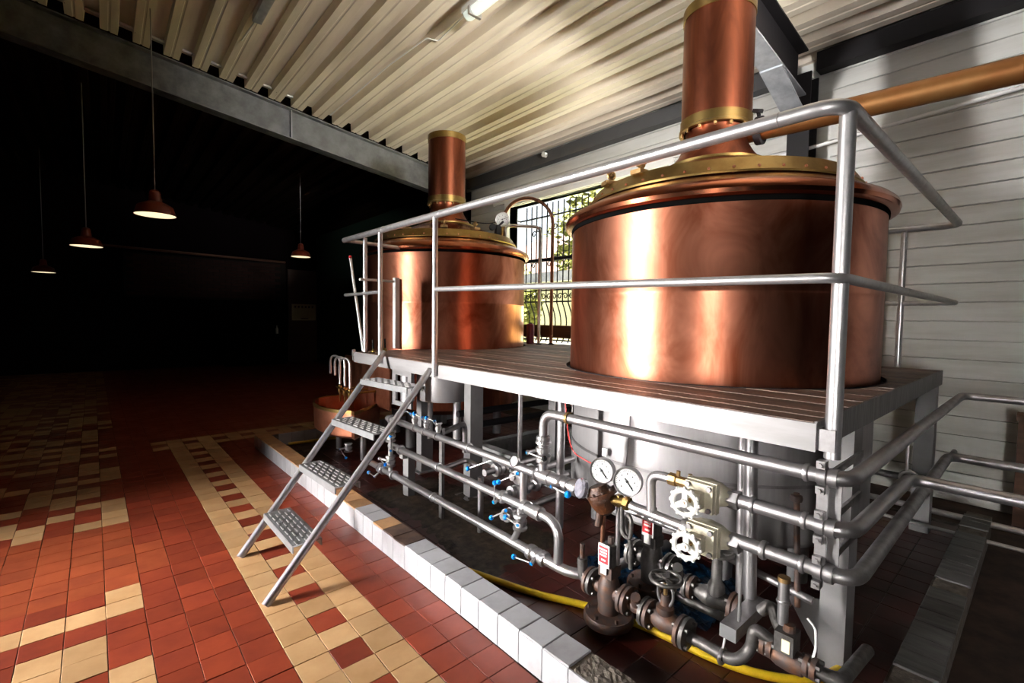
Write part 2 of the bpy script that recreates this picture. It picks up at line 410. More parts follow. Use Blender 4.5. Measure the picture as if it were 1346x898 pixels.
for n_, (y0, y1, z0, z1) in zip(('window_2', 'door_2'), ops):   # openings in the unseen left wall behind the area lamps for daylight
    r = struct(MB().box(-3.72, -3.46, y0 - .06, y0, z0 - .06, z1 + .06).box(-3.72, -3.46, y1, y1 + .06, z0 - .06, z1 + .06).box(-3.72, -3.46, y0, y1, z0 - .06, z0).box(-3.72, -3.46, y0, y1, z1, z1 + .06).build(n_, 'white_paint', ang=0))
    MB().box(-3.66, -3.65, y0, y1, z0, z1).build('pane', 'glass_frosted', r, 0)

# wall_right window with frame, sill and panes
win = struct(MB().box(4.96, 5.2, WY0 - .06, WY0, WZ0 - .06, WZ1 + .06).box(4.96, 5.2, WY1, WY1 + .06, WZ0 - .06, WZ1 + .06)
             .box(4.96, 5.2, WY0, WY1, WZ1, WZ1 + .06).box(4.92, 5.2, WY0 - .1, WY1 + .1, WZ0 - .05, WZ0).build('window_1', 'white_paint', ang=0))
for i in range(3):
    y0 = WY0 + (WY1 - WY0) / 3 * i; y1 = y0 + (WY1 - WY0) / 3
    MB().box(5.10, 5.106, y0 + .001, y1 - .001, WZ0, WZ1).build('pane', 'window_glass', win, 0)
# lintel trim above window
struct(MB().box(4.955, 4.99, WY0 - .5, WY1 + .35, WZ1 + .06, WZ1 + .17).build('trim_1', 'white_paint', ang=0))

# ------------------------------------------------------------------ ceiling
cz = MB().prism([(-3.7, -2.7, roofz(-3.7) + .12), (5.25, -2.7, roofz(5.25) + .12), (5.25, -2.7, roofz(5.25) + .25), (-3.7, -2.7, roofz(-3.7) + .25)], (0, 17.95, 0))
ceil = struct(cz.build('ceiling', 'roof_brown_shade', ang=0))
RP = 0.275
def sheet(x_right, y0, y1, m='roof_cream'):
    prof = []
    for q in range(3):
        x0 = x_right - RP * (q + 1)
        for dx, dz in ((0.275, .0), (0.215, .0), (0.208, .008), (0.196, .008), (0.189, 0), (0.128, 0), (0.126, .105), (0.014, .105)):
            x = x0 + dx; prof.append((x, roofz(x) + dz))
    prof.append((x_right - 3 * RP, roofz(x_right - 3 * RP)))
    g = MB(); A = [(x, y0, zz) for x, zz in prof]; B = [(x, y1, zz) for x, zz in prof]
    A2 = [(x, y0, zz + .004) for x, zz in prof]; B2 = [(x, y1, zz + .004) for x, zz in prof]
    g.loft([A, B], False, False); g.loft([A2, B2], False, False); g.loft([A, A2], False, False)
    g.build('roof_sheet', m, ceil, 20)
xr = 1.84 + RP * 12
while xr > -3.6:
    sheet(min(xr, 9), -2.5, 6.86); sheet(xr, 7.12, 15, 'roof_brown_shade'); xr -= 3 * RP

# ------------------------------------------------------------------ steel frame
def rafter(yc, x0, x1, depth, label, haunch=None):
    root = thing('roof_rafter', label, 'beam', (x1, yc, roofz(x1) - depth))
    hw = 0.088
    def bar(o0, o1, w): # top offset, bottom offset below roof line
        return MB().prism([(x0, yc - w, roofz(x0) - o0), (x1, yc - w, roofz(x1) - o0), (x1, yc - w, roofz(x1) - o1), (x0, yc - w, roofz(x0) - o1)], (0, 2 * w, 0))
    dk = 'black_steel' if haunch else 'zinc'  # black on the near rafter's top flange and webs is shade put in colour
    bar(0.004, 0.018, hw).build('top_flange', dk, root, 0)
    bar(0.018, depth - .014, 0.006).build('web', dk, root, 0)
    bar(depth - .014, depth, hw).build('bottom_flange', 'zinc_bright' if haunch else 'zinc', root, 0)
    if haunch:
        xa, xb, drop = haunch
        za = roofz(xa) - depth; zb = za - drop
        MB().prism([(xa, yc - hw, za), (xb, yc - hw, zb), (xb, yc - hw, zb - .014), (xa, yc - hw, za - .014)], (0, 2 * hw, 0)).build('haunch_flange', 'zinc_bright', root, 0)
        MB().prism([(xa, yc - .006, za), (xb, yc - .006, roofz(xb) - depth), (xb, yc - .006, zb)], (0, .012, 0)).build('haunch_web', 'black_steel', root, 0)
    else:
        x = 1.98
        MB().box(x, x + .012, yc - hw + .003, yc - .007, roofz(x) - depth + .014, roofz(x) - .03).build('stiffener', 'zinc_bright', root, 0)
    return root
rafter(6.97, -3.5, 4.84, 0.41, 'long dull steel rafter crossing under the corrugated roof beside the green wall')
rafter(1.635, -3.5, 4.80, 0.41, 'grey steel rafter with a bent haunch behind the tall copper stack', (4.22, 4.80, 0.22))
def column(yc, label):
    root = thing('wall_column', label, 'column', (4.9, yc, 0))
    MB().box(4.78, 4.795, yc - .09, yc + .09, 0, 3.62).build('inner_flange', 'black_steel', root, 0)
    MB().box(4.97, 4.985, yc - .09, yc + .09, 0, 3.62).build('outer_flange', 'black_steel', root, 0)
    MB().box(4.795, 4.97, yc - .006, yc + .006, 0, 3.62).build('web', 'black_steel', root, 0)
column(6.98, 'dark steel wall column at the corner of the white boarded wall and green wall')
column(1.60, 'black steel wall column behind the near copper kettle')
for y0, y1, lb in ((-2.5, 1.50, 'dark grey eaves beam above the boards on the pipe side of the rafter'), (1.72, 6.85, 'dark grey eaves beam above the barred window')):
    e = thing('eaves_beam', lb, 'beam', (4.95, y0, 3.64))
    em = 'black_steel' if y0 < 0 else 'eaves_steel'  # blacker copy past the near rafter; shade put into the beam's colour
    for z0 in (3.64, 3.79): MB().box(4.86, 4.985, y0, y1, z0, z0 + .01).build('flange', em, e, 0)
    MB().box(4.862, 4.874, y0, y1, 3.65, 3.79).build('web', em, e, 0)

# ------------------------------------------------------------------ curb round the pit
curb = thing('tiled_curb', 'low white and tan tiled curb around the pipe pit', 'curb', (1.24, 0.25, 0))
CX = 1.24
def cx(y): return CX - 0.0165 * (y - 1.4)
core = MB()
core.prism([(cx(.2) + .008, .2, 0), (cx(5.5) + .008, 5.5, 0), (cx(5.5) + .132, 5.5, 0), (cx(.2) + .132, .2, 0)], (0, 0, 0.128))
core.build('core', 'mortar', curb, 0)
MB().box(1.32, 4.3, 5.372, 5.492, 0, 0.128).build('core', 'mortar', curb, 0)
MB().box(1.36, 4.4, 0.21, 0.33, 0, 0.128).build('core', 'mortar', curb, 0)
# rough broken mortar bed where the top tiles are gone
rg = MB(); R = random.Random(11); NX, NY = 10, 66
pp = []
for i in range(NX + 1):
    for j in range(NY + 1):
        y = 0.22 + 0.86 * j / NY; x = cx(y) + .006 + .126 * i / NX
        pp.append((x, y, 0.126 + R.uniform(-.003, .006) * (1 if 0 < i < NX else .3) + (.004 if j % 9 < 7 else -.002)))
rg.poly(pp, [(i * (NY + 1) + j, (i + 1) * (NY + 1) + j, (i + 1) * (NY + 1) + j + 1, i * (NY + 1) + j + 1) for i in range(NX) for j in range(NY)])
rg.build('broken_mortar', 'mortar', curb, 0)
h = 0.0645
fm = {k: MB().cbox(-h, h, -h, h, -.008, 0, .0015).mesh('front_tile', k, 0) for k in ('tile_white',)}
tmx = {k: MB().cbox(-.0655, .0655, -h, h, -.010, 0, .0025).mesh('top_tile', k, 0) for k in ('tile_white', 'tile_tan', 'tile_burnt', 'tile_grey')}
CP = 0.1325; y = 1.10; i = 0
def put(name, me, loc, rot):
    o = bpy.data.objects.new(name, me); COL.objects.link(o); attach(o, curb); o.location = loc; o.rotation_euler = rot; return o
for i in range(-7, 33):
    yc = 1.165 + CP * i
    if yc > 5.46: break
    o = put('front_tile', fm['tile_white'], (cx(yc) - .001, yc, .0655 + random.uniform(-.001, .001)), (0, -math.pi / 2, .0165)); o.scale = (1, 1.0, 1)
    if i >= 0:
        k = 'tile_white' if i < 9 else ('tile_burnt' if i in (9, 10) else 'tile_tan' if i in (11,) else 'tile_white' if i in (12, 13) else 'tile_tan')
        put('top_tile', tmx[k], (cx(yc) + .067, yc, .138 + random.uniform(-.001, .001)), (random.uniform(-.006, .006), random.uniform(-.006, .006), .0165 + random.uniform(-.006, .006)))
for i in range(23):
    xc = 1.375 + CP * i
    put('top_tile', tmx['tile_tan'], (xc, 5.435, .138), (0, 0, math.pi / 2 + random.uniform(-.01, .01)))
    if i: put('front_tile', fm['tile_white'], (xc - .06, 5.366, .0655), (math.pi / 2, 0, 0))
for i in range(22):
    xc = 1.46 + CP * i
    if i % 7 == 5: continue
    put('top_tile', tmx['tile_grey'], (xc, 0.27, .138), (random.uniform(-.02, .02), random.uniform(-.02, .02), math.pi / 2 + random.uniform(-.01, .01)))

# ------------------------------------------------------------------ kettles
def kettle(cx_, cy_, label, stack_label, dz):
    q = lambda prof: [(r_, z_ + (dz if z_ > 1.56 else 0)) for r_, z_ in prof]
    r = thing('brew_kettle', label, 'kettle', (cx_, cy_, 0.98), 'copper brew kettles')
    o = (cx_, cy_, 0)
    MB().lathe(q([(.90, .985), (.915, .985), (.915, 1.53), (.9165, 1.535), (.9165, 1.55), (.915, 1.555), (.915, 1.97), (.90, 1.985)]), o, n=96).build('body', 'copper', r)
    MB().lathe(q([(.90, 1.982), (.918, 1.992), (.945, 1.992), (.962, 2.002), (.968, 2.022), (.960, 2.046), (.938, 2.066), (.90, 2.084), (.80, 2.135)]), o, n=96).build('rim', 'copper_lid', r)
    MB().lathe(q([(.905, 1.965), (.922, 1.972), (.922, 1.992), (.905, 1.994)]), o, n=96).build('rim_gap_shade', 'gap_shade_black', r)  # black ring standing in for the shadow gap under the rim
    MB().lathe(q([(.82, 2.11), (.80, 2.15), (.70, 2.215), (.54, 2.29), (.38, 2.35), (.30, 2.385), (.28, 2.40)]), o, n=72).build('lid', 'copper_lid', r)
    MB().lathe(q([(.815, 2.135), (.819, 2.145), (.765, 2.222), (.755, 2.222), (.74, 2.19)]), o, n=96).build('brass_band', 'brass', r)
    rv = MB()
    for i in range(44):
        a = 2 * math.pi * i / 44; rv.ball((cx_ + .808 * math.cos(a), cy_ + .808 * math.sin(a), 2.163 + dz), .008, 6, 4)
    rv.build('rivets', 'copper_pale', r)['kind'] = 'stuff'
    st = MB().lathe(q([(.19, 2.66), (.2135, 2.66), (.2135, 3.40), (.205, 3.40), (.205, 3.1)]), o, n=56).build('stack', 'copper_stack', r, label=stack_label)
    MB().lathe(q([(.2135, 3.335), (.219, 3.335), (.219, 3.402), (.2, 3.402)]), o, n=56).build('top_band', 'brass', st)
    MB().lathe(q([(.20, 2.625), (.226, 2.625), (.226, 2.64), (.219, 2.645), (.219, 2.70), (.2135, 2.702)]), o, n=56).build('bottom_band', 'brass', st)
    bo = MB()
    for i in range(14):
        a = 2 * math.pi * i / 14; p = V(cx_ + .208 * math.cos(a), cy_ + .208 * math.sin(a), 2.605 + dz); bo.cyl(p, p + V(0, 0, .02), .010, 6)
    bo.build('bolts', 'brass_dull', st)['kind'] = 'stuff'
    MB().lathe(q([(.30, 2.375), (.285, 2.40), (.235, 2.46), (.195, 2.53), (.180, 2.60), (.185, 2.625)]), o, n=48).build('cone', 'copper_stack', r)
    MB().lathe(q([(.30, 2.372), (.318, 2.374), (.318, 2.392), (.295, 2.396)]), o, n=48).build('cone_ring', 'brass', r)
    return r
K1 = (3.055, 1.512); K2 = (3.05, 4.70)
k1 = kettle(*K1, 'near copper brew kettle under the grey rafter, standing fully on the wooden deck', 'tall copper stack with brass bands', 0.0)
k2 = kettle(*K2, 'farther copper brew kettle with dial thermometer, at the ladder end of the deck', 'tall copper stack with brass bands', 0.07)
# stainless jacket below the deck
MB().lathe([(.90, .98), (.895, .98), (.895, .30), (.88, .28), (.3, .26), (.01, .25)], (*K1, 0), n=72).build('lower_jacket', 'jacket', k1, label='brushed stainless jacket below the deck')
MB().lathe([(.897, .60), (.90, .60), (.90, .585), (.897, .585)], (*K1, 0), n=72).build('jacket_seam', 'dull_steel', k1)
for a in (215, 250, 130, 320, 30):
    x = K1[0] + .7 * math.cos(math.radians(a)); y = K1[1] + .7 * math.sin(math.radians(a))
    MB().cyl((x, y, 0), (x, y, .32), .05, 14).build('leg', 'grey_paint', k1)
MB().box(2.135, 2.142, 1.63, 1.66, .62, .665).build('sticker', 'white_paint', k1, 0)
# hinge lug and knob on the near lid
def ring_lug(cx_, cy_, ang, rr, z0, parent, name='hinge_lug'):
    a = math.radians(ang); e = V(math.cos(a), math.sin(a), 0); t = V(-e.y, e.x, 0); c = V(cx_, cy_, z0) + e * rr
    MB().obox(c + V(0, 0, -.02), e, .05, .035, .012, (0, 0, 1)).torus(c + V(0, 0, .03), t, .02, .011, 14, 6).cyl(c - t * .03 + V(0, 0, .03), c + t * .03 + V(0, 0, .03), .01, 8).build(name, 'brass_dull', parent)
ring_lug(*K1, 155, .745, 2.25, k1)
ring_lug(*K1, 175, .735, 2.25, k1, 'lid_knob')
for a in (200, 235, 262): ring_lug(*K2, a, .70, 2.34, k2, 'lid_knob')
a = math.radians(285); c = V(K2[0] + .66 * math.cos(a), K2[1] + .66 * math.sin(a), 2.38)
MB().cyl(c, c + V(-.03, -.05, .0), .035, 14).build('black_knob', 'black_rubber', k2)
# raised door frame on the side of the far kettle
MB().box(2.06, 2.10, 4.03, 4.09, 1.10, 1.76).build('door_frame', 'white_paint', k2, 0)
MB().box(2.10, 2.135, 4.05, 4.075, 1.09, 1.75).build('door_block', 'copper_brown', k2, 0)
# lower body of the far kettle and its legs
MB().lathe([(.90, .99), (.88, .98), (.86, .45), (.6, .36), (.01, .32)], (*K2, 0), n=64).build('lower_body', 'copper_stack', k2)
for a in (200, 260, 330, 60, 130):
    x = K2[0] + .62 * math.cos(math.radians(a)); y = K2[1] + .62 * math.sin(math.radians(a))
    MB().cyl((x, y, 0), (x, y, .42), .05, 14).build('leg', 'grey_paint', k2)

# ------------------------------------------------------------------ platform
FX, BX, NY_, FY, ZP = 1.70, 4.29, 0.48, 4.13, 1.08
pl = thing('brewing_platform', 'raised plank deck on grey steel legs around the copper kettles', 'platform', (1.7, .48, 0))
def deck_strip(x0, x1):
    """plank polygons of one strip, cut round the kettles"""
    segs = []; FY = 4.62 if x0 > 2.35 else 4.13
    holes = [(K1, .945), (K2, .945)]
    n = 5; xs = [x0 + (x1 - x0) * i / (n - 1) for i in range(n)]
    cuts = []
    for (c, rr) in holes:
        ins = [abs(x - c[0]) < rr for x in xs]
        if any(ins):
            lo = [c[1] - math.sqrt(max(rr * rr - (x - c[0]) ** 2, 0)) for x in xs]; hi = [c[1] + math.sqrt(max(rr * rr - (x - c[0]) ** 2, 0)) for x in xs]
            cuts.append((lo, hi))
    start = [NY_ + .012] * n
    for lo, hi in cuts:
        if min(l - s for l, s in zip(lo, start)) > -2:
            e = [min(l, FY - .012) for l in lo]
            segs.append((start, e)); start = hi
    if max(start) < FY - .05: segs.append((start, [FY - .012] * n))
    for s, e in segs:
        if max(b - a for a, b in zip(s, e)) < .03: continue
        e = [max(a + .002, b) for a, b in zip(s, e)]
        dz = random.uniform(-.003, .002)
        P = [(x, y, ZP - .035 + dz) for x, y in zip(xs, s)] + [(x, y, ZP - .035 + dz) for x, y in zip(xs[::-1], e[::-1])]
        MB().prism(P, (0, 0, .035)).build('deck_plank', 'deck_wood', pl, 0)
x = FX + .012
while x < BX - .03:
    wd = 0.0975; x1 = min(x + wd, BX - .012); deck_strip(x + .002, x1 - .002); x += wd
MB().lathe([(.922, ZP - .03), (.945, ZP - .03), (.945, ZP + .004), (.941, ZP + .004), (.941, ZP - .02), (.922, ZP - .02)], (*K1, 0), n=72).build('kettle_collar', 'black_steel', pl)
# fascia channels
MB().box(FX, FX + .008, NY_, 2.72, .985, ZP - .004).box(FX + .008, FX + .06, NY_, 2.72, .985, .993).build('front_fascia', 'fascia', pl, 0)
MB().box(FX, FX + .008, 2.724, FY, .985, ZP - .004).box(FX + .008, FX + .06, 2.724, FY, .985, .993).build('front_fascia', 'fascia', pl, 0)
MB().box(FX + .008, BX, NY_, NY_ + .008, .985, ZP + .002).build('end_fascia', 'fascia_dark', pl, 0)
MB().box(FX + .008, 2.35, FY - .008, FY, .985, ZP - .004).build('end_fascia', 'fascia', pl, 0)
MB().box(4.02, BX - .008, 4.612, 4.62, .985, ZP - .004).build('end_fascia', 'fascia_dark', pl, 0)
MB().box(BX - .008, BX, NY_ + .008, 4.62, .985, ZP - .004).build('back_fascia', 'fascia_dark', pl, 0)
for y in (0.56, 2.9, 3.7):
    MB().box(2.15, 4.25, y, y + .05, .93, 1.04).build('cross_beam', 'grey_paint', pl, 0)
MB().box(2.16, 2.24, NY_ + .05, FY - .05, .985, 1.044).build('long_beam', 'grey_paint', pl, 0)
MB().box(4.1, 4.18, NY_ + .05, FY - .05, .985, 1.044).build('long_beam', 'grey_paint', pl, 0)
def leg(x, y, s=.045, l=.06):
    MB().box(x, x + 2 * l, y, y + 2 * s, 0, 1.0).build('leg', 'grey_paint', pl, 0)
leg(2.18, .485); leg(4.1, .485, .05, .05); leg(2.10, 2.89, .042); leg(2.12, 3.66, .042); leg(4.1, 2.9); leg(4.1, 3.9); leg(3.1, 2.95)
MB().box(2.115, 2.125, 2.955, 2.985, .02, 1.0).build('leg_seam', 'black_steel', pl, 0)
for (x, y) in ((2.05, 2.85), (2.08, 3.62)):
    MB().box(x, x + .2, y, y + .17, 0.0, .012).build('foot_plate', 'grey_paint', pl, 0)
# gusset at the near leg foot
MB().prism([(2.20, .575, .02), (2.20, .70, .22), (2.20, .575, .26)], (.01, 0, 0)).build('gusset', 'grey_paint', pl, 0)

# ------------------------------------------------------------------ railing
RX = 1.685
rl = thing('pipe_railing', 'brushed steel pipe railing along the deck edges', 'railing', (RX, .44, .97))
MB().pipe([(RX, 4.30, 2.09), (RX, .44, 2.055), (4.27, .44, 2.05), (4.27, 1.35, 2.07)], .0235, .09, 16).build('top_rail', 'rail_steel', rl)
MB().pipe([(RX, 4.30, 2.09), (2.22, 4.26, 2.075)], .017, .05, 12).build('top_rail', 'rail_steel', rl)
MB().pipe([(RX, 2.735, 1.585), (RX, .47, 1.535), (1.73, .43, 1.535), (4.20, .43, 1.535), (4.27, .46, 1.535), (4.27, 1.5, 1.545)], .0165, .06, 14).build('mid_rail', 'rail_steel', rl)
MB().pipe([(RX, 4.28, 1.59), (RX, 3.57, 1.595)], .0145, .05, 12).build('mid_rail', 'rail_steel', rl)
MB().pipe([(1.70, 4.00, 1.72), (2.05, 4.06, 1.725)], .012, .05, 10).build('mid_rail', 'white_paint', rl)
def post(x, y, z0, z1, r=.0215):
    MB().cyl((x, y, z0), (x, y, z1), r, 16).build('post', 'rail_steel', rl)
post(1.745, .445, .965, 2.04, .0235); post(RX, 2.735, 1.0, 2.075, .019); post(RX, 3.56, 1.02, 2.085, .019); post(1.76, 4.02, 1.075, 2.085, .019)
post(4.27, .72, 1.075, 2.05, .019); post(4.27, 1.3, 1.075, 2.06, .019)
MB().box(1.71, 1.722, .43, .48, .99, 1.06).box(1.722, 1.768, .472, .482, .99, 1.06).build('post_bracket', 'dull_steel', rl, 0)
for y in (.62, 2.67, 3.50): MB().torus((RX, y, 2.056 + (y - .44) * .0091), (0, 1, 0), .0215, .004, 16, 6).build('weld_ring', 'rail_steel', rl)

# ------------------------------------------------------------------ ladder
ld = thing('step_ladder', 'steel pipe ladder with four slotted treads leaning on the deck edge', 'ladder', (.565, 2.7, 0))
A0, A1 = V(.562, 3.015, 0), V(1.69, 3.50, 1.115)
B0, B1 = V(.556, 2.425, 0), V(1.69, 2.80, 1.035)
MB().cyl(A0, A1, .0215, 16).build('stringer', 'rail_steel', ld)
MB().cyl(B0, B1, .0215, 16).build('stringer', 'rail_steel', ld)
for zt in (.20, .43, .675, .925):
    a = A0.lerp(A1, zt / A1.z); b_ = B0.lerp(B1, zt / B1.z)
    ax = (a - b_).normalized(); c = (a + b_) / 2; hl = (a - b_).length / 2 - .034
    c = c + V(0.012, 0, .0); c.z = zt; ax = V(ax.x, ax.y, 0).normalized()
    bd = MB().obox(c, ax, hl, .075, .004, (0, 0, 1)); t = ax.cross(V(0, 0, 1)).normalized()
    for s in (-1, 1): bd.obox(c + t * s * .073 + V(0, 0, -.018), ax, hl, .0035, .018, (0, 0, 1))
    tr = bd.build('tread', 'tread_steel', ld, 0)
    sl = MB()
    for i in range(7):
        for q in range(5):
            off = (i + (q % 2) * .5) / 7 * 2 - 1 + .09
            if abs(off) < .93: sl.obox(c + ax * off * hl + t * (q - 2) * .026 + V(0, 0, .006), ax, hl * .085, .003, .003, (0, 0, 1))
    sl.build('grip_ribs', 'rail_steel', tr, 0)['kind'] = 'stuff'

# ------------------------------------------------------------------ pipework in front of the platform
PX = 1.70
def pipe(name, pts, r, m, label, bend=.06, cat='pipe', n=14, group=None, joints=()):
    root = thing(name, label, cat, pts[0], group)
    MB().pipe(pts, r, bend, n).build('tube', m, root)
    for (p, ax, s) in joints:
        d = Vector(ax).normalized(); p = Vector(p)
        MB().lathe([(r, -.016 * s), (r + .010 * s, -.012 * s), (r + .013 * s, 0), (r + .010 * s, .012 * s), (r, .016 * s)], p, d, 16).build('clamp_ring', m, root)
    return root
T1Z, T2Z, T3Z = .585, .378, .150
Y = (0, 1, 0)
pipe('process_pipe', [(PX, 3.46, .588), (PX, 1.76, T1Z)], .0235, 'pipe_steel', 'upper long steel pipe carrying three small valves beside the ladder',
     joints=[((PX, 3.40, .588), Y, 1), ((PX, 3.02, .588), Y, .6), ((PX, 2.88, .588), Y, .6), ((PX, 2.35, .587), Y, .6)])
pipe('process_pipe', [(PX, 3.30, T2Z), (PX, 1.58, T2Z), (PX, 1.58, T3Z + .02)], .0245, 'stainless', 'middle long steel pipe bending down to the lowest pipe', .11,
     joints=[((PX, 3.24, T2Z), Y, 1.1), ((PX, 2.70, T2Z), Y, .6), ((PX, 2.02, T2Z), Y, 1.1), ((PX, 1.83, T2Z), Y, 1.1), ((PX, 1.72, T2Z), Y, 1.1)])
pipe('process_pipe', [(PX, 3.86, T3Z), (PX, 1.42, T3Z), (2.25, 1.30, T3Z + .05)], .0255, 'stainless', 'lowest long steel pipe just above the dirty pit floor', .16,
     joints=[((PX, 3.36, T3Z), Y, 1.1), ((PX, 2.77, T3Z), Y, .6), ((PX, 1.78, T3Z), Y, 1.2), ((PX, 1.68, T3Z), Y, 1.2)])
MB().lathe([(.021, -.07), (.036, -.068), (.036, .0), (.031, .004), (.031, .055), (.036, .058), (.036, .07), (.021, .075)], (PX, 1.775, T2Z), Y, 20).build('strainer_sleeve', 'stainless', bpy.data.objects['process_pipe.001'])
# upper header: rises from the first pipe, runs to the corner, along the end and away
pipe('header_pipe', [(PX, 1.70, .60), (PX, 1.70, .915), (PX, .385, .915), (4.36, .385, .915), (4.36, -1.9, .915)], .0240, 'pipe_steel',
     'top header pipe hung under the deck edge and turning the near corner', .075, joints=[((PX, 1.70, .78), (0, 0, 1), 1.1), ((PX, 1.70, .67), (0, 0, 1), 1.1), ((PX, .50, .915), Y, .5)])
pipe('header_pipe', [(PX, .73, .757), (PX, .375, .757), (2.58, .375, .737), (2.58, -1.9, .737)], .0240, 'pipe_steel',
     'middle header pipe leaving the upper cream valve and turning the corner', .075, joints=[((PX, .66, .757), Y, .5), ((PX, .50, .757), Y, .5)])
pipe('header_pipe', [(PX, .73, .612), (PX, .36, .612), (3.62, .36, .645), (3.62, -1.9, .645)], .0240, 'dull_steel',
     'lower header pipe leaving the lower cream valve and turning the corner', .075, joints=[((PX, .62, .612), Y, .7), ((PX, .50, .612), Y, .5)])
for (x, z, r, lb, m) in ((4.25, .12, .020, 'thin bright pipe low on the floor behind the far leg', 'stainless'), (4.05, .07, .012, 'thinnest pipe on the floor near the boarded wall', 'stainless'),
                     (3.9, .40, .022, 'dark pipe halfway up below the lower header', 'dull_steel')):
    pipe('floor_pipe', [(x, .9, z), (x, -1.9, z)], r, m, lb)
pipe('floor_pipe', [(2.45, .42, .46), (4.5, .42, .50)], .016, 'dull_steel', 'slim pipe parallel to the deck end under the headers')
# hanger bars and clamps on the near leg
hb = thing('pipe_hanger', 'flat steel hanger with three clamps holding the headers to the near leg', 'bracket', (PX, .45, .58))
for s in (0, 1):
    yb = .452 - s * .030
    for z0, z1 in ((.655, .73), (.80, .885)): MB().box(PX - .010 + s * .02, PX - .004 + s * .02, yb - .016, yb + .016, z0 - .02, z1 + .02).build('flat_bar', 'dull_steel', hb, 0)
for z in (.915, .757, .612):
    for q, yb in ((0, .455), (1, .425)):
        MB().lathe([(.024, -.012), (.030, -.012), (.030, .012), (.024, .012)], (PX, yb, z), Y, 18).build('clamp', 'dull_steel', hb)
    for e in (-1, 1):
        MB().box(PX - .03, PX + .004, .443, .467, z + e * .040 - .012, z + e * .040 + .012).build('clamp_ear', 'dull_steel', hb, 0)
        MB().cyl((PX - .03, .455, z + e * .04), (PX - .040, .455, z + e * .04), .007, 6).build('bolt', 'dull_steel', hb)
    MB().box(PX + .025, 2.185, .455, .465, z - .03, z - .005).build('arm', 'dull_steel', hb, 0)
# hanging rods
rod = thing('hanger_rod', 'thin rod with clamp hanging the top header below the deck edge', 'rod', (PX, 1.53, .94))
MB().cyl((PX + .03, 1.53, .93), (PX + .03, 1.53, .99), .006, 8).build('rod', 'dull_steel', rod)
MB().lathe([(.0236, -.008), (.030, -.008), (.030, .008), (.0236, .008)], (PX, 1.53, .915), Y, 16).build('clamp', 'brass_dull', rod)
rod = thing('hanger_rod', 'thin rod hanging from the top header at the deck end', 'rod', (2.58, .385, .76))
MB().cyl((2.58, .385, .76), (2.58, .385, .895), .006, 8).build('rod', 'stainless', rod)
MB().torus((2.58, .375, .737), (1, 0, 0), .031, .007, 16, 6).build('clamp', 'stainless', rod)
rod = thing('pipe_stand', 'slim rod and black channel bracket propping the rusty steam line', 'bracket', (1.75, .75, .16))
MB().cyl((1.73, .705, .60), (1.75, .714, .29), .006, 8).build('rod', 'rail_steel', rod)
MB().box(1.70, 1.98, .70, .76, .235, .285).build('channel', 'dull_steel', rod, 0)
MB().box(1.695, 1.70, .70, .76, .235, .285).build('channel_cap', 'tread_steel', rod, 0)
MB().cyl((1.715, .745, .235), (1.70, .748, .185), .005, 8).build('rod', 'rail_steel', rod)
MB().torus((1.70, .748, .16), Y, .026, .007, 16, 6).build('clamp', 'stainless', rod)
# strut holding the three long pipes
st = thing('pipe_strut', 'slim upright strut clamped to the three long pipes', 'bracket', (PX + .035, 2.72, 0))
MB().box(PX + .024, PX + .046, 2.70, 2.735, 0, .64).build('upright', 'dull_steel', st, 0)
for z in (.587, T2Z, T3Z): MB().lathe([(.0222, -.007), (.029, -.007), (.029, .007), (.0222, .007)], (PX, 2.718, z), Y, 16).build('clamp', 'stainless', st)
st = thing('pipe_support', 'grey channel stub standing under the middle pipe near the ladder', 'bracket', (1.78, 3.25, 0))
MB().box(1.74, 1.80, 3.20, 3.28, 0, .33).build('upright', 'grey_paint', st, 0); MB().box(1.70, 1.80, 3.215, 3.265, .31, .35).build('seat', 'grey_paint', st, 0)

# butterfly valves with blue knobs
def bvalve(c, ax, cap, knob, label, black=False, r=.031, m='stainless', kr=.0145):
    c, cap, knob = Vector(c), Vector(cap), Vector(knob)
    root = thing('butterfly_valve', label, 'valve', c, 'blue knob valves')
    MB().lathe([(r * .75, -.045), (r * 1.25, -.043), (r * 1.35, -.032), (r * .95, -.026), (r * .95, -.012), (r * 1.25, -.010), (r * 1.25, .010), (r * .95, .012),
                (r * .95, .026), (r * 1.35, .032), (r * 1.25, .043), (r * .75, .045)], c, ax, 18, True).build('body', m, root)
    MB().cyl(c, cap, .009, 10).build('stem', m, root)
    d = (cap - c).normalized()
    MB().cyl(cap - d * .008, cap + d * .004, .013, 12).build('boss', m, root)
    MB().cyl(cap + d * .004, cap + d * .008, .0085, 10).build('cap', 'blue_plastic', root, label='blue cap')
    MB().cyl(cap, knob, .0042, 8).build('lever', 'rail_steel', root)
    MB().ball(knob, kr, 12, 8).build('knob', 'black_rubber' if black else 'blue_plastic', root, label='black ball knob' if black else 'blue ball knob')
    return root
bvalve((PX, 1.70, .725), (0, 0, 1), (1.64, 1.757, .705), (1.64, 1.632, .702), 'valve with black knob on the riser under the top header', True)
bvalve((PX, 1.53, .585), Y, (1.64, 1.576, .576), (1.63, 1.462, .573), 'valve with large blue knob beside the brown pressure regulator', r=.029, kr=.017)
bvalve((PX, 1.73, T3Z), Y, (1.64, 1.712, .135), (1.64, 1.850, .114), 'valve with blue knob near the bend of the lowest pipe', r=.030)
bvalve((PX, 1.87, .285), (0, 0, 1), (1.63, 1.811, .305), (1.64, 1.924, .307), 'valve with blue knob between the middle and lowest pipes')
bvalve((1.79, 2.05, .245), (1, .0, 0), (1.66, 1.944, .331), (1.65, 2.060, .257), 'valve low on the stub behind the lowest pipe')
bvalve((1.80, 2.02, .385), (1, 0, 0), (1.64, 2.025, .361), (1.64, 2.020, .472), 'valve with upright lever on the middle pipe')
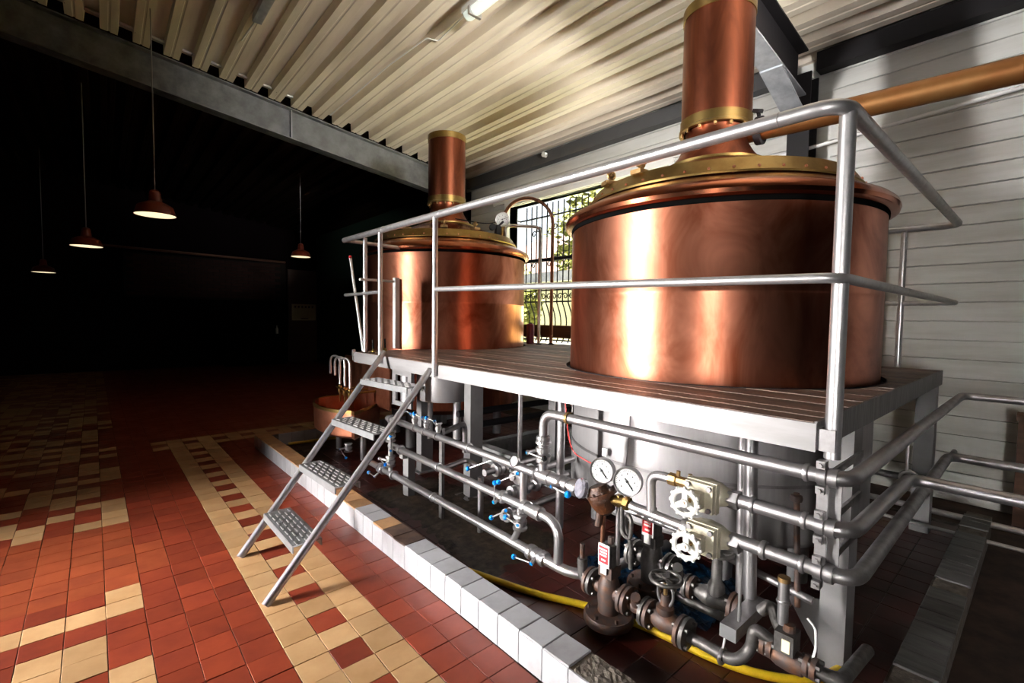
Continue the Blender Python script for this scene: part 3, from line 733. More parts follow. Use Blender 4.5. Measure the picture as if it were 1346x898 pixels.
bvalve((1.78, 1.95, .50), (1, 0, 0), (1.70, 1.896, .544), (1.64, 1.986, .487), 'valve over the middle pipe with knob against its neighbour')
bvalve((1.84, 2.22, .46), (1, 0, 0), (1.74, 2.166, .549), (1.66, 2.307, .476), 'valve on the stub pipe below the dial of the upper pipe')
bvalve((PX, 3.56, T3Z), Y, (1.64, 3.574, .091), (1.64, 3.691, .098), 'valve at the ladder end of the lowest pipe')
bvalve((PX, 3.412, .25), (0, 0, 1), (1.64, 3.489, .262), (1.64, 3.382, .239), 'valve low on the short riser at the ladder')
bvalve((PX, 3.412, .45), (0, 0, 1), (1.64, 3.291, .374), (1.64, 3.291, .486), 'valve with upright lever high on the short riser at the ladder')
bvalve((1.80, 4.52, .10), (0, 0, 1), (1.73, 4.55, .09), (1.735, 4.421, .03), 'drain valve under the copper tub')
for i, (ya, za, yb, lb) in enumerate(((3.046, .672, 3.126, 'first small valve on the upper pipe, next to the ladder'), (2.883, .675, 2.980, 'second small valve on the upper pipe from the ladder'), (2.722, .677, 2.812, 'third small valve on the upper pipe, over the strut'))):
    bvalve((PX + .01, ya, .640), (0, 0, 1), (1.68, ya, .690), (1.67, yb, .703), lb, r=.019)
# risers and stubs
pipe('riser_pipe', [(PX, 3.412, T3Z), (PX, 3.412, .56)], .019, 'stainless', 'short riser joining the long pipes at the ladder')
pipe('stub_pipe', [(PX, 3.30, T2Z), (PX, 3.412, T2Z)], .026, 'stainless', 'thick short coupling at the start of the middle pipe')
pipe('riser_pipe', [(PX, 1.87, T2Z), (PX, 1.87, .25), (PX, 1.93, T3Z)], .019, 'stainless', 'curved short pipe between the middle and lowest pipes', .08)
pipe('riser_pipe', [(PX + .01, 1.86, T1Z), (PX + .01, 1.86, T2Z)], .019, 'stainless', 'straight drop pipe from the upper to the middle pipe')
for (y, z, lb) in ((2.22, .46, 'stub pipe behind the highest of the clustered valves'), (1.97, .50, 'stub pipe behind the valve pressed against its neighbour'), (2.02, .385, 'stub pipe behind the upright lever valve'), (2.05, .245, 'stub pipe behind the lowest of the clustered valves')):
    pipe('stub_pipe', [(PX + .02, y, z), (2.26, y + .02, z)], .021, 'dull_steel', lb, joints=[((1.88, y, z), (1, 0, 0), 1.2), ((1.96, y, z), (1, 0, 0), 1.2)])
pipe('drop_pipe', [(1.80, 2.36, .38), (1.80, 2.36, .02)], .019, 'pipe_steel', 'upright pipe in the dirt behind the middle long pipe')
pipe('bend_pipe', [(1.72, 2.72, .60), (2.0, 2.82, .62), (2.0, 2.82, .40)], .02, 'dull_steel', 'dark bend beside the grey leg behind the upper long pipe', .06)
pipe('bend_pipe', [(1.72, 2.66, T2Z), (1.95, 2.72, T2Z), (1.95, 2.60, T2Z - .02)], .019, 'stainless', 'bright bend beside the grey leg behind the middle long pipe', .06)
pipe('tall_pipe', [(1.95, 1.81, .985), (1.95, 1.81, .20)], .023, 'pipe_steel', 'upright pipe at the left edge of the stainless jacket')
pipe('tall_pipe', [(1.96, .812, .985), (1.96, .80, .28)], .0175, 'pipe_steel', 'slimmer of the twin upright pipes behind the cream valves')
pipe('tall_pipe', [(1.95, .775, .985), (1.95, .755, .25)], .024, 'pipe_steel', 'thicker of the twin upright pipes behind the cream valves')
pipe('tall_pipe', [(2.35, 2.60, .985), (2.35, 2.60, .12)], .018, 'dull_steel', 'slender upright pipe rising beyond the grey leg')
pipe('slim_pipe', [(2.0, .62, .74), (2.0, .60, .30)], .011, 'rust_iron', 'slim rusty upright pipe behind the middle header', joints=[((2.0, .62, .72), (0, 0, 1), .9)])
# check valve on the upper pipe
cv = thing('check_valve', 'fat stainless check valve in line between two clamp rings', 'valve', (PX, 1.62, T1Z))
MB().lathe([(.019, -.12), (.037, -.118), (.040, -.105), (.030, -.10), (.030, -.085), (.037, -.082), (.037, -.02), (.033, -.016), (.031, .035), (.024, .06)], (PX, 1.625, T1Z), (0, -1, 0), 22, True).build('body', 'stainless', cv)
MB().lathe([(.022, -.018), (.040, -.014), (.040, .014), (.022, .018)], (PX, 1.47, T1Z), Y, 20).build('clamp_ring', 'stainless', cv)
MB().cyl((PX, 1.49, T1Z), (PX, 1.425, .594), .017, 14).build('nipple', 'stainless', cv)
pipe('process_pipe', [(PX, 1.16, .597), (PX, .92, .59)], .021, 'stainless', 'short bright pipe between the brown regulator and lower cream valve', joints=[((PX, .905, .59), Y, 1.2)])
pipe('loop_pipe', [(PX, 1.06, .60), (PX, 1.07, .765), (PX, .96, .765)], .019, 'stainless', 'bright elbow rising to the brass union before the upper cream valve', .07)
bu = thing('brass_union', 'brass union with two bleed screws before the upper cream valve', 'fitting', (PX, .93, .765))
MB().lathe([(.018, -.055), (.026, -.055), (.026, -.025), (.020, -.022), (.021, .03), (.026, .032), (.026, .06), (.018, .06)], (PX, .925, .765), (0, -1, 0), 8, True).build('body', 'brass_dull', bu, 20)
for y in (.945, .895): MB().cyl((PX, y, .783), (PX, y, .805), .008, 8).build('bleed_screw', 'brass_dull', bu)

# cream gate valves
def gate(yc, zc, label):
    root = thing('gate_valve', label, 'valve', (PX, yc, zc), 'cream gate valves')
    f = V(-.86, .22, -.40).normalized()
    MB().lathe([(.020, -.095), (.030, -.09), (.034, -.07), (.046, -.04), (.052, 0), (.046, .04), (.034, .07), (.022, .08)], (PX, yc, zc), Y, 16, True).build('body', 'valve_cream', root)
    MB().obox((PX - .045, yc - .005, zc + .0), (-1, 0, 0), .012, .056, .056, (0, 0, 1)).build('bonnet_flange', 'valve_cream', root, 0)
    MB().obox((PX - .068, yc - .005, zc + .0), (-1, 0, 0), .012, .052, .052, (0, 0, 1)).build('bonnet_flange', 'valve_cream', root, 0)
    for a in (-1, 1):
        for b_ in (-1, 1): MB().cyl((PX - .075, yc - .005 + a * .04, zc + b_ * .04), (PX - .09, yc - .005 + a * .04, zc + b_ * .04), .010, 6).build('bolt', 'dull_steel', root)
    MB().obox((PX - .095, yc + .0, zc - .005), (-1, 0, 0), .020, .028, .028, (0, 0, 1)).build('gland', 'valve_cream', root, 0)
    c = V(PX - .13, yc + .020, zc - .015)
    MB().cyl((PX - .08, yc, zc), c - V(.012, 0, 0), .009, 10).build('spindle', 'brass_dull', root)
    ax = V(-.9, -.1, -.05).normalized()
    whl = MB().torus(c, ax, .044, .0095, 28, 8)
    d, u, v = frame(ax)
    whl.cyl(c - d * .012, c + d * .014, .015, 12)
    for k in range(3):
        a = 2 * math.pi * k / 3 + .5; e = u * math.cos(a) + v * math.sin(a); whl.obox(c + e * .024, e, .024, .010, .005, d)
    for k in range(12):
        a = 2 * math.pi * k / 12; e = u * math.cos(a) + v * math.sin(a); whl.ball(c + e * .052, .008, 8, 5)
    whl.build('handwheel', 'wheel_white', root, label='white spoked handwheel')
    MB().lathe([(.02, -.02), (.034, -.018), (.034, .018), (.024, .022)], (PX, yc - .10, zc), (0, -1, 0), 6, True).build('hex_nut', 'dull_steel', root, 10)
gate(.825, .757, 'upper cream gate valve with white handwheel at the brass union')
gate(.815, .600, 'lower cream gate valve with white handwheel above the rusty steam line')

# pressure regulator
rg_ = thing('pressure_regulator', 'brown lumpy pressure regulator with clear faceted head', 'regulator', (1.68, 1.31, .56))
MB().lathe([(.012, -.085), (.040, -.07), (.058, -.03), (.062, .0), (.050, .035), (.040, .05)], (1.68, 1.305, .60), (-.15, .35, .9), 18, True).build('body', 'regulator_brown', rg_)
MB().lathe([(.036, 0), (.044, .004), (.046, .022), (.040, .034), (.001, .036)], (1.645, 1.372, .622), (-.85, .45, .25), 14).build('clear_head', 'clear_plastic', rg_, 15)
MB().lathe([(.04, -.010), (.068, -.009), (.070, 0), (.068, .009), (.04, .010)], (1.68, 1.302, .612), (-.15, .35, .9), 22, True).build('diaphragm_flange', 'regulator_brown', rg_)
for k in range(8):
    d0, u0, v0 = frame((-.15, .35, .9)); a0 = k * math.pi / 4; p0 = V(1.68, 1.302, .612) + (u0 * math.cos(a0) + v0 * math.sin(a0)) * .057
    MB().cyl(p0 - d0 * .016, p0 + d0 * .018, .007, 6).build('bolt', 'rust_iron', rg_)
MB().obox((1.68, 1.425, .598), (0, 1, 0), .022, .021, .021, (0, 0, 1)).build('inlet_nut', 'brass', rg_, 0)
MB().cyl((1.68, 1.27, .602), (1.70, 1.19, .600), .021, 12).build('outlet_body', 'brass', rg_)
for y in (1.225, 1.18): MB().lathe([(.018, -.012), (.029, -.012), (.029, .012), (.018, .012)], (1.70, y, .600), Y, 6, True).build('union_nut', 'brass', rg_, 10)
MB().cyl((1.665, 1.30, .54), (1.66, 1.305, .47), .014, 10).build('drain_boss', 'rust_iron', rg_)

# pressure gauges
def gauge(c, face, R, label, stem_to=None, group='pressure gauges', t=.035, needle=-45):
    c = Vector(c); root = thing('pressure_gauge', label, 'gauge', c, group); d, u, v = frame(face)
    if v.z < 0: v = -v; u = -u
    MB().lathe([(.001, -t), (R * .93, -t), (R, -t * .8), (R, .002), (R * .94, .006), (R * .88, .004), (R * .88, -.003)], c, face, 32).build('case', 'stainless', root)
    MB().cyl(c - d * .006, c - d * .001, R * .885, 32).build('dial', 'dial_white', root)
    tk = MB()
    for k in range(28):
        a = math.radians(-135 + k * 10 + 90)
        e = u * math.cos(a) + v * math.sin(a); tk.obox(c + e * R * .74, e, R * (.07 if k % 3 == 0 else .04), R * .012, .0006, d)
    for k in range(7):
        a = math.radians(-135 + k * 45 + 90); e = u * math.cos(a) + v * math.sin(a); tk.obox(c + e * R * .53, v, R * .05, R * .035, .0006, d)
    t_ = tk.build('scale_marks', 'ink', root, 0); t_['kind'] = 'stuff'
    a = math.radians(needle); e = u * math.cos(a) + v * math.sin(a)
    MB().obox(c + e * R * .22 + d * .002, e, R * .48, R * .03, .001, d).cyl(c, c + d * .004, R * .09, 10).build('needle', 'ink', root, 0)
    if stem_to is not None: MB().cyl(c - d * t * .5 - v * R * .9, stem_to, R * .16, 10).build('stem', 'brass_dull', root)
    return root
FC = V(-.93, -.30, .12)
gauge((1.69, 1.315, .712), FC, .058, 'pressure gauge directly above the brown regulator', (1.71, 1.31, .64), needle=-50)
gauge((1.67, 1.163, .708), FC, .062, 'pressure gauge above the brass union nuts', (1.70, 1.18, .61), needle=-50)
gauge((1.672, 1.895, .620), V(-.92, -.2, .25), .029, 'little dial screwed into the upper long pipe', (1.70, 1.88, .59), 'pipe dials', .02)

# thin impulse lines and siphon
pipe('siphon_pipe', [(1.70, 1.205, .58), (1.70, 1.205, .46), (1.70, 1.16, .445), (1.70, 1.155, .535), (1.715, 1.19, .55), (1.715, 1.20, .49), (1.715, 1.165, .42), (1.715, 1.165, .31)], .0095, 'grey_iron', 'looped grey siphon pipe under the gauges', .03, n=10)
pipe('impulse_pipe', [(1.68, 1.285, .545), (1.69, 1.302, .43), (1.69, 1.302, .30)], .010, 'copper_brown', 'reddish thin pipe dropping from the brown regulator')
pipe('impulse_pipe', [(1.715, 1.235, .58), (1.715, 1.235, .30)], .011, 'pipe_steel', 'thin steel pipe dropping beside the siphon')
pipe('cross_pipe', [(1.85, 1.42, .50), (1.85, .95, .50)], .016, 'stainless', 'bright slim pipe behind the regulator drops')
w_ = pipe('cable', [(1.75, 1.60, .985), (1.74, 1.56, .80), (1.73, 1.52, .74), (1.71, 1.33, .71)], .003, 'red_wire', 'thin red wire hanging to the gauge', .05, 'wire', 8)
w_ = pipe('cable', [(2.10, 1.45, .985), (2.08, 1.44, .80), (1.85, 1.30, .68)], .003, 'dull_steel', 'thin grey wire hanging beside the red wire', .08, 'wire', 8)

# ------------------------------------------------------------------ rusty steam line on the pit floor
def flange(parent, c, ax, R=.052, m='rust_iron', m2='grey_iron'):
    c = Vector(c); d = Vector(ax).normalized()
    MB().lathe([(.02, -.020), (R, -.019), (R, -.004), (R * .9, -.003), (R * .9, -.001), (.02, -.001)], c, d, 24, True).build('flange', m, parent)
    MB().lathe([(.02, .001), (R * .9, .001), (R * .9, .003), (R, .004), (R, .019), (.02, .020)], c, d, 24, True).build('flange', m2, parent)
    _, u, v = frame(d)
    for k in range(4):
        a = math.pi / 4 + k * math.pi / 2; p = c + (u * math.cos(a) + v * math.sin(a)) * R * .76
        MB().cyl(p - d * .032, p + d * .032, .0085, 6).build('bolt', 'grey_iron', parent)
def steam_trap(c, label, m, lab):
    c = Vector(c); r = thing('steam_trap', label, 'steam trap', (c.x, c.y, max(c.z - .12, 0)), 'labelled steam traps')
    MB().lathe([(.05, -.10), (.048, -.07), (.052, -.03), (.050, .02), (.040, .06), (.036, .07)], c, (0, 0, 1), 18, True).build('body', m, r)
    MB().cyl(c + V(0, .09, 0), c + V(0, -.09, 0), .032, 16).build('through_pipe', m, r)
    MB().lathe([(.02, -.142), (.108, -.140), (.112, -.134), (.112, -.110), (.105, -.100), (.05, -.094)], c, (0, 0, 1), 26, True).build('base_flange', 'rust_iron', r)
    for k in range(6):
        a = k * math.pi / 3; p = c + V(0.088 * math.cos(a), .088 * math.sin(a), -.104); MB().cyl(p, p + V(0, 0, .022), .009, 6).build('bolt', 'rust_iron', r)
    MB().box(c.x - .035, c.x + .035, c.y - .036, c.y + .036, c.z + .07, c.z + .12).build('coil_block', m, r, 0)
    MB().box(c.x - .020, c.x + .030, c.y - .030, c.y + .030, c.z + .12, c.z + .215).build('actuator', 'grey_iron', r, 0)
    MB().cyl(c + V(.005, 0, .215), c + V(.005, 0, .245), .014, 8).build('top_screw', 'rust_iron', r)
    pl_ = MB().box(c.x - .046, c.x - .043, c.y - .030, c.y + .030, c.z + .125, c.z + .225).box(c.x - .046, c.x - .043, c.y - .016, c.y + .016, c.z + .09, c.z + .125).build('warning_label', 'white_paint', r, 0, label=lab)
    MB().box(c.x - .0475, c.x - .046, c.y - .025, c.y + .025, c.z + .140, c.z + .215).build('red_print', 'label_red', pl_, 0)
    tx = MB()
    for k, (w0, w1) in enumerate(((-.02, .018), (-.019, .015), (-.017, .019), (-.012, .011))):
        z0 = c.z + .203 - k * .013 - (.008 if k == 3 else 0); q = w0
        while q < w1:
            tx.box(c.x - .0482, c.x - .0475, c.y + q, c.y + q + .0045, z0 - .005, z0 + .003); q += .0062
    o = tx.build('lettering', 'white_paint', pl_, 0); o['kind'] = 'stuff'
    flange(r, c + V(0, .095, 0), Y, .062, 'grey_iron', m); flange(r, c + V(0, -.095, 0), Y, .062, m, m)
    return r
steam_trap((1.70, 1.265, .175), 'front rusty steam trap with red label on the pit floor', 'rust_iron', 'white tag with red print')
steam_trap((1.90, 1.175, .285), 'rear grey steam trap with red label behind the front one', 'grey_iron', 'white tag with red print')
el = pipe('steam_elbow', [(1.70, 1.385, .17), (1.70, 1.42, .17), (1.70, 1.425, .26)], .024, 'grey_iron', 'grey elbow feeding the front steam trap', .03)
MB().cyl((1.70, 1.425, .25), (1.70, 1.425, .33), .012, 10).build('nipple', 'rust_iron', el)
sv = thing('globe_valve', 'rusty globe valve with dark handwheel on the front steam line', 'valve', (1.70, .97, .12))
MB().lathe([(.024, -.09), (.028, -.06), (.040, -.03), (.044, 0), (.040, .03), (.028, .06), (.024, .09)], (1.70, .985, .175), Y, 18, True).build('body', 'rust_iron', sv)
MB().lathe([(.030, .03), (.036, .04), (.036, .06), (.020, .068), (.016, .11)], (1.70, .985, .175), (0, 0, 1), 14, True).build('bonnet', 'rust_iron', sv)
for e in (-1, 1): MB().pipe([(1.70, .985 + e * .02, .245), (1.70, .985 + e * .034, .27), (1.70, .985 + e * .034, .315), (1.70, .985, .335)], .006, .02, 8).build('yoke', 'dull_steel', sv)
MB().cyl((1.70, .985, .27), (1.70, .985, .355), .008, 8).build('spindle', 'brass_dull', sv)
def iron_wheel(parent, c, R, ax=(0, 0, 1)):
    c = Vector(c); d, u, v = frame(ax); w_ = MB().torus(c, ax, R, .0085, 28, 8).cyl(c - d * .01, c + d * .012, .016, 10)
    for k in range(5):
        a = 2 * math.pi * k / 5; e = u * math.cos(a) + v * math.sin(a); w_.obox(c + e * R * .5, e, R * .5, .007, .004, d); 
    w_.build('handwheel', 'grey_iron', parent)
iron_wheel(sv, (1.70, .985, .350), .060)
flange(sv, (1.70, 1.062, .17), Y, .060, 'rust_iron', 'grey_iron'); flange(sv, (1.70, .90, .17), Y, .062, 'grey_iron', 'rust_iron')
yp = thing('strainer', 'small rusty strainer between front steam trap and globe valve', 'strainer', (1.70, 1.12, .16))
MB().lathe([(.022, -.045), (.030, 0), (.022, .045)], (1.70, 1.125, .17), Y, 14, True).cyl((1.70, 1.12, .17), (1.66, 1.10, .235), .021, 12).build('body', 'rust_iron', yp)
sv2 = thing('globe_valve', 'dark globe valve with black scalloped handwheel under the cream valves', 'valve', (1.93, .865, .2))
MB().lathe([(.024, -.08), (.04, -.03), (.044, 0), (.04, .03), (.024, .08)], (1.93, .90, .225), Y, 16, True).build('body', 'grey_iron', sv2)
MB().lathe([(.036, .02), (.034, .06), (.022, .08), (.020, .16), (.014, .20)], (1.93, .885, .225), (0, 0, 1), 14, True).build('bonnet', 'grey_iron', sv2)
iron_wheel(sv2, (1.93, .885, .43), .062)
flange(sv2, (1.93, 1.0, .225), Y, .05, 'rust_iron', 'grey_iron'); flange(sv2, (1.93, .80, .225), Y, .058, 'rust_iron', 'rust_iron')
yp = thing('strainer', 'grey strainer between the rear steam trap and dark globe valve', 'strainer', (1.92, 1.05, .2))
MB().lathe([(.022, -.05), (.032, 0), (.022, .05)], (1.92, 1.055, .245), Y, 14, True).cyl((1.92, 1.05, .245), (1.87, 1.03, .32), .022, 12).build('body', 'grey_iron', yp)
pipe('steam_pipe', [(1.70, .885, .165), (1.70, .70, .165), (1.74, .665, .21), (1.74, .655, .30), (1.76, .61, .27), (1.76, .60, .26)], .021, 'grey_iron', 'grey steam pipe elbowing up past the pipe stand', .035)
pipe('steam_pipe', [(1.93, .80, .16), (1.93, 1.05, .155), (1.93, 1.12, .15)], .019, 'grey_iron', 'dusty pipe lying behind the globe valve')
pipe('steam_pipe', [(2.0, 1.0, .40), (2.0, .55, .345)], .015, 'dull_steel', 'slim sloping pipe behind the black handwheel')
pipe('steam_pipe', [(1.86, .68, .30), (1.86, .645, .345), (1.86, .62, .28), (1.84, .585, .25)], .021, 'grey_iron', 'grey double elbow beside the black channel bracket', .03)
pm = thing('solenoid_valve', 'rusty motor valve with paper tag before the pipe turns the corner', 'valve', (1.77, .55, .17))
MB().lathe([(.02, -.06), (.034, -.05), (.040, -.01), (.036, .03), (.024, .06)], (1.76, .55, .235), Y, 14, True).build('body', 'rust_iron', pm)
MB().box(1.725, 1.795, .525, .585, .265, .335).build('coil_housing', 'grey_iron', pm, 0)
MB().box(1.722, 1.725, .535, .560, .275, .318).build('tag', 'paper', pm, 0)
MB().cyl((1.76, .55, .335), (1.76, .55, .36), .02, 10).build('cap', 'rust_iron', pm)
for y in (.615, .48): flange(pm, (1.76, y, .245), Y, .036, 'rust_iron', 'rust_iron')
pipe('steam_pipe', [(1.76, .47, .24), (1.78, .40, .235), (2.0, .40, .20), (2.12, .40, .18)], .022, 'grey_iron', 'grey pipe turning the corner at the foot of the near leg', .05)
vp = pipe('vent_pipe', [(1.76, .572, .50), (1.76, .572, .35)], .0175, 'pipe_steel', 'capped upright vent pipe above the motor valve', joints=[((1.76, .572, .43), (0, 0, 1), .4)])
MB().cyl((1.76, .572, .50), (1.76, .572, .515), .020, 12).build('cap', 'brass_dull', vp)
pipe('cable', [(1.77, .50, .40), (1.77, .475, .38), (1.77, .47, .30), (1.76, .49, .24)], .004, 'white_paint', 'white cable looping by the motor valve', .05, 'cable', 8)
# yellow hose
hz = MB().pipe([(1.47, 5.33, .017), (1.62, 5.31, .017), (2.1, 5.27, .017), (2.6, 5.2, .017)], .016, .1, 12).build('garden_hose', 'yellow_hose'); tag(hz, 'yellow hose lying along the far tan-tiled end of the curb', 'hose')
hz = MB().tube(fillet([(1.405, 2.32, .018), (1.44, 2.12, .018), (1.50, 1.95, .018), (1.60, 1.65, .018), (1.75, 1.38, .018), (1.82, 1.1, .018), (1.85, .85, .018), (1.90, .70, .018), (2.02, .54, .018), (2.25, .48, .018)], .12), .0165, 12).build('garden_hose', 'yellow_hose')
tag(hz, 'yellow hose snaking along the pit under the rusty steam line', 'hose')
# crumpled blue foil under the near kettle
g = MB(); R = random.Random(5); n = 22; P = []
for i in range(n + 1):
    for j in range(n + 1): P.append((1.97 + .55 * i / n, .95 + .75 * j / n, .012 + R.random() * .03))
bf = g.poly(P, [(i * (n + 1) + j, (i + 1) * (n + 1) + j, (i + 1) * (n + 1) + j + 1, i * (n + 1) + j + 1) for i in range(n) for j in range(n)]).build('plastic_sheet', 'blue_foil', ang=0)
tag(bf, 'crumpled dark blue plastic sheet on the floor beneath the stainless jacket', 'sheet')

# ------------------------------------------------------------------ copper tub with swan-neck taps at the far end
tb = thing('copper_tub', 'copper trough with brass rim below the ladder end of the deck', 'trough', (1.8, 4.6, .2))
out = [(2.12, 4.42), (1.67, 4.06)]
for k in range(9):
    t = k / 8; a = math.radians(-78 + 156 * t); out.append((1.86 - .36 * math.cos(a), 4.66 + .60 * math.sin(a)))
out = out[:2] + out[3:] + [(2.15, 5.24)]
wall = MB(); n_ = len(out); c_ = V(1.92, 4.60, 0)
def ring(s, z):
    s *= .88
    return [(c_.x + (x - c_.x) * s, c_.y + (y - c_.y) * s, z) for x, y in out]
MB().loft([ring(.86, .25), ring(.98, .28), ring(1, .52), ring(.975, .52), ring(.955, .30)], False).poly(ring(.955, .30), [tuple(range(n_))]).build('basin', 'copper_pale', tb, 20)
MB().loft([ring(1.004, .495), ring(1.012, .497), ring(1.012, .527), ring(.968, .527), ring(.968, .515)], False).build('rim_band', 'brass', tb, 20)
MB().box(2.04, 2.06, 4.12, 5.2, .50, .96).build('back_plate', 'copper_pale', tb, 0)
for x, y in ((1.88, 4.35), (1.85, 4.9)): MB().cyl((x, y, .0), (x, y, .27), .03, 12).build('leg', 'stainless', tb)
for i, (y, x, lb) in enumerate(((4.42, 1.78, 'swan-neck tap over the copper trough nearest the ladder'), (4.60, 1.80, 'middle swan-neck tap over the copper trough'), (4.78, 1.82, 'swan-neck tap over the copper trough farthest from the ladder'))):
    tp = thing('swan_neck_tap', lb, 'tap', (x, y, .6), 'taps over the copper trough')
    MB().pipe([(x, y, .70), (x, y, .985), (x - .05, y + .13, .985), (x - .05, y + .13, .80)], .0115, .07, 10).build('spout', 'rail_steel', tp)
    MB().lathe([(.012, -.02), (.022, 0), (.022, .05), (.014, .07)], (x, y, .62), (0, 0, 1), 10, True).cyl((x, y, .65), (2.05, y, .65), .012, 10).build('valve_body', 'brass', tp)
    MB().cyl((x, y, .60), (x, y, .52), .010, 8).build('outlet', 'brass', tp)
    MB().obox((x - .03, y - .02, .67), (0, 1, .2), .035, .007, .007, (0, 0, 1)).build('handle', 'brass', tp, 0)
pl2 = thing('stirring_paddle', 'thin pale stirring stick with red tip leaning by the far kettle', 'stick', (1.76, 4.09, 1.08))
MB().cyl((1.77, 4.085, 1.081), (1.755, 4.335, 1.935), .012, 10).build('shaft', 'white_paint', pl2)
MB().cyl((1.755, 4.335, 1.935), (1.7545, 4.342, 1.957), .014, 10).build('tip', 'label_red', pl2, label='red tip')
for i, (x, y, lb) in enumerate(((1.80, 3.95, 'brass tap lever standing on the deck corner'), (1.95, 4.02, 'brass tap lever standing close to the far kettle'))):
    t_ = thing('brass_lever', lb, 'lever', (x, y, 1.08)); MB().lathe([(.02, 0), (.022, .01), (.010, .03)], (x, y, 1.08), (0, 0, 1), 10, True).build('base', 'brass', t_)
    MB().cyl((x, y, 1.10), (x + .01, y + .03, 1.19), .008, 8).build('handle', 'black_rubber', t_)
t_ = thing('drain_cock', 'small white handled cock at the deck end corner', 'valve', (1.74, 4.14, 1.04))
MB().cyl((1.74, 4.14, 1.04), (1.74, 4.22, 1.04), .012, 10).build('spindle', 'stainless', t_); MB().obox((1.74, 4.23, 1.04), (0, 0, 1), .05, .012, .012, (0, 1, 0)).build('handle', 'rail_steel', t_, 0)

# small tanks and frames under the deck near the ladder
tk = thing('hanging_tank', 'small grey cylindrical tank hung under the deck by the ladder', 'tank', (2.33, 3.60, .65))
MB().lathe([(.01, .655), (.24, .66), (.245, .67), (.245, .925), (.01, .925)], (2.33, 3.60, 0), n=36).build('shell', 'jacket', tk)
for dx, dy in ((-.12, .08), (.05, -.12)): MB().cyl((2.33 + dx, 3.60 + dy, .66), (2.33 + dx, 3.60 + dy, .30), .035, 12).build('outlet', 'jacket', tk)
fr = thing('bracket_frame', 'pale grey box bracket bolted below the ladder opening', 'bracket', (1.95, 3.7, .7))
MB().box(1.90, 1.93, 3.44, 3.94, .955, .985).build('top_bar', 'fascia', fr, 0); MB().box(1.93, 1.95, 3.78, 3.84, .62, .955).build('side_bar', 'fascia', fr, 0)
MB().box(1.93, 1.95, 3.50, 3.56, .62, .955).build('side_bar', 'fascia', fr, 0); MB().box(1.93, 1.95, 3.56, 3.78, .89, .955).build('cross_bar', 'fascia', fr, 0)
MB().box(1.93, 1.95, 3.56, 3.78, .62, .66).build('cross_bar', 'fascia', fr, 0); MB().cyl((2.0, 3.69, .66), (2.0, 3.69, .955), .06, 16).build('sleeve', 'jacket', fr)
# concrete basin behind, under the deck
bs = thing('concrete_basin', 'low concrete basin wall under the deck between the kettles', 'basin', (3.1, 3.3, 0))
MB().box(2.75, 2.85, 2.50, 3.75, 0, .15).build('side', 'concrete', bs, 0); MB().box(2.85, 4.0, 3.65, 3.75, 0, .15).build('side', 'concrete', bs, 0)
MB().box(3.95, 4.05, 2.50, 3.65, 0, .15).build('side', 'concrete', bs, 0); MB().box(2.85, 3.95, 2.50, 2.58, 0, .15).build('side', 'concrete', bs, 0)
for i, (z, y, lb) in enumerate(((.56, 3.35, 'upper dark pipe crossing below the deck between the kettles'), (.46, 3.28, 'lower dark pipe crossing below the deck between the kettles'))):
    pipe('cross_pipe', [(2.3, y, z), (4.05, y - .05, z)], .03, 'black_steel', lb)
pipe('bend_pipe', [(3.55, 3.1, .985), (3.55, 3.1, .70), (4.0, 3.05, .66)], .022, 'stainless', 'bright bent pipe dropping below the deck between the kettles', .1)
pipe('cable', [(3.0, 2.75, .6), (3.0, 2.72, .35), (3.1, 2.6, .16)], .006, 'black_rubber', 'black cable hanging into the concrete basin', .1, 'cable', 8)

# ------------------------------------------------------------------ things on the deck between the kettles
ar = thing('arch_pipe', 'brown arched pipe with rounded top rising from the deck by the window', 'pipe', (4.12, 4.02, 1.08))
MB().tube([(3.62, 4.35, 2.28), (3.62, 4.35, 2.48)] + [(3.87 - .25 * math.cos(a), 4.185 + .165 * math.cos(a), 2.54 + .29 * math.sin(a)) for a in [math.pi * k / 16 for k in range(17)]] + [(4.12, 4.02, 2.3), (4.12, 4.02, 1.08)], .020, 14).build('tube', 'copper_brown', ar)
MB().lathe([(.02, 0), (.036, .001), (.036, .015), (.02, .018)], (4.12, 4.02, 1.08), n=14).build('foot', 'black_steel', ar)
up = thing('bent_pipe', 'bright bent pipe beside the arched brown pipe', 'pipe', (4.02, 4.10, 1.08))
MB().pipe([(3.60, 4.30, 2.30), (3.62, 4.30, 2.49), (3.98, 4.09, 2.49), (3.98, 4.09, 1.08)], .019, .07, 14).build('tube', 'stainless', up)
MB().lathe([(.02, 0), (.034, .001), (.034, .012), (.02, .014)], (3.98, 4.09, 1.08), n=14).build('foot', 'black_steel', up)
th = gauge((3.43, 4.14, 2.51), V(-.62, -.78, -.12), .083, 'dial thermometer standing on the lid of the far kettle', (3.48, 4.22, 2.28), 'kettle dials', .04, 20)
tg = thing('lid_clamp', 'dark clamp on the lid of the far kettle beside the thermometer', 'clamp', (3.30, 4.06, 2.30))
MB().obox((3.30, 4.06, 2.36), (.2, .1, 1), .05, .02, .03).build('body', 'black_steel', tg, 0); MB().cyl((3.30, 4.06, 2.40), (3.36, 4.04, 2.46), .012, 8).build('lever', 'black_steel', tg)
bk = thing('purple_container', 'dark purple plastic canister on the deck between the kettles', 'canister', (4.01, 4.27, 1.08))
MB().lathe([(.001, .0), (.048, .0), (.05, .01), (.05, .22), (.042, .245), (.025, .25), (.001, .25)], (4.01, 4.27, 1.08), n=20).build('body', 'purple_plastic', bk)
MB().cyl((4.01, 4.27, 1.33), (4.01, 4.27, 1.345), .022, 12).build('cap', 'black_rubber', bk)
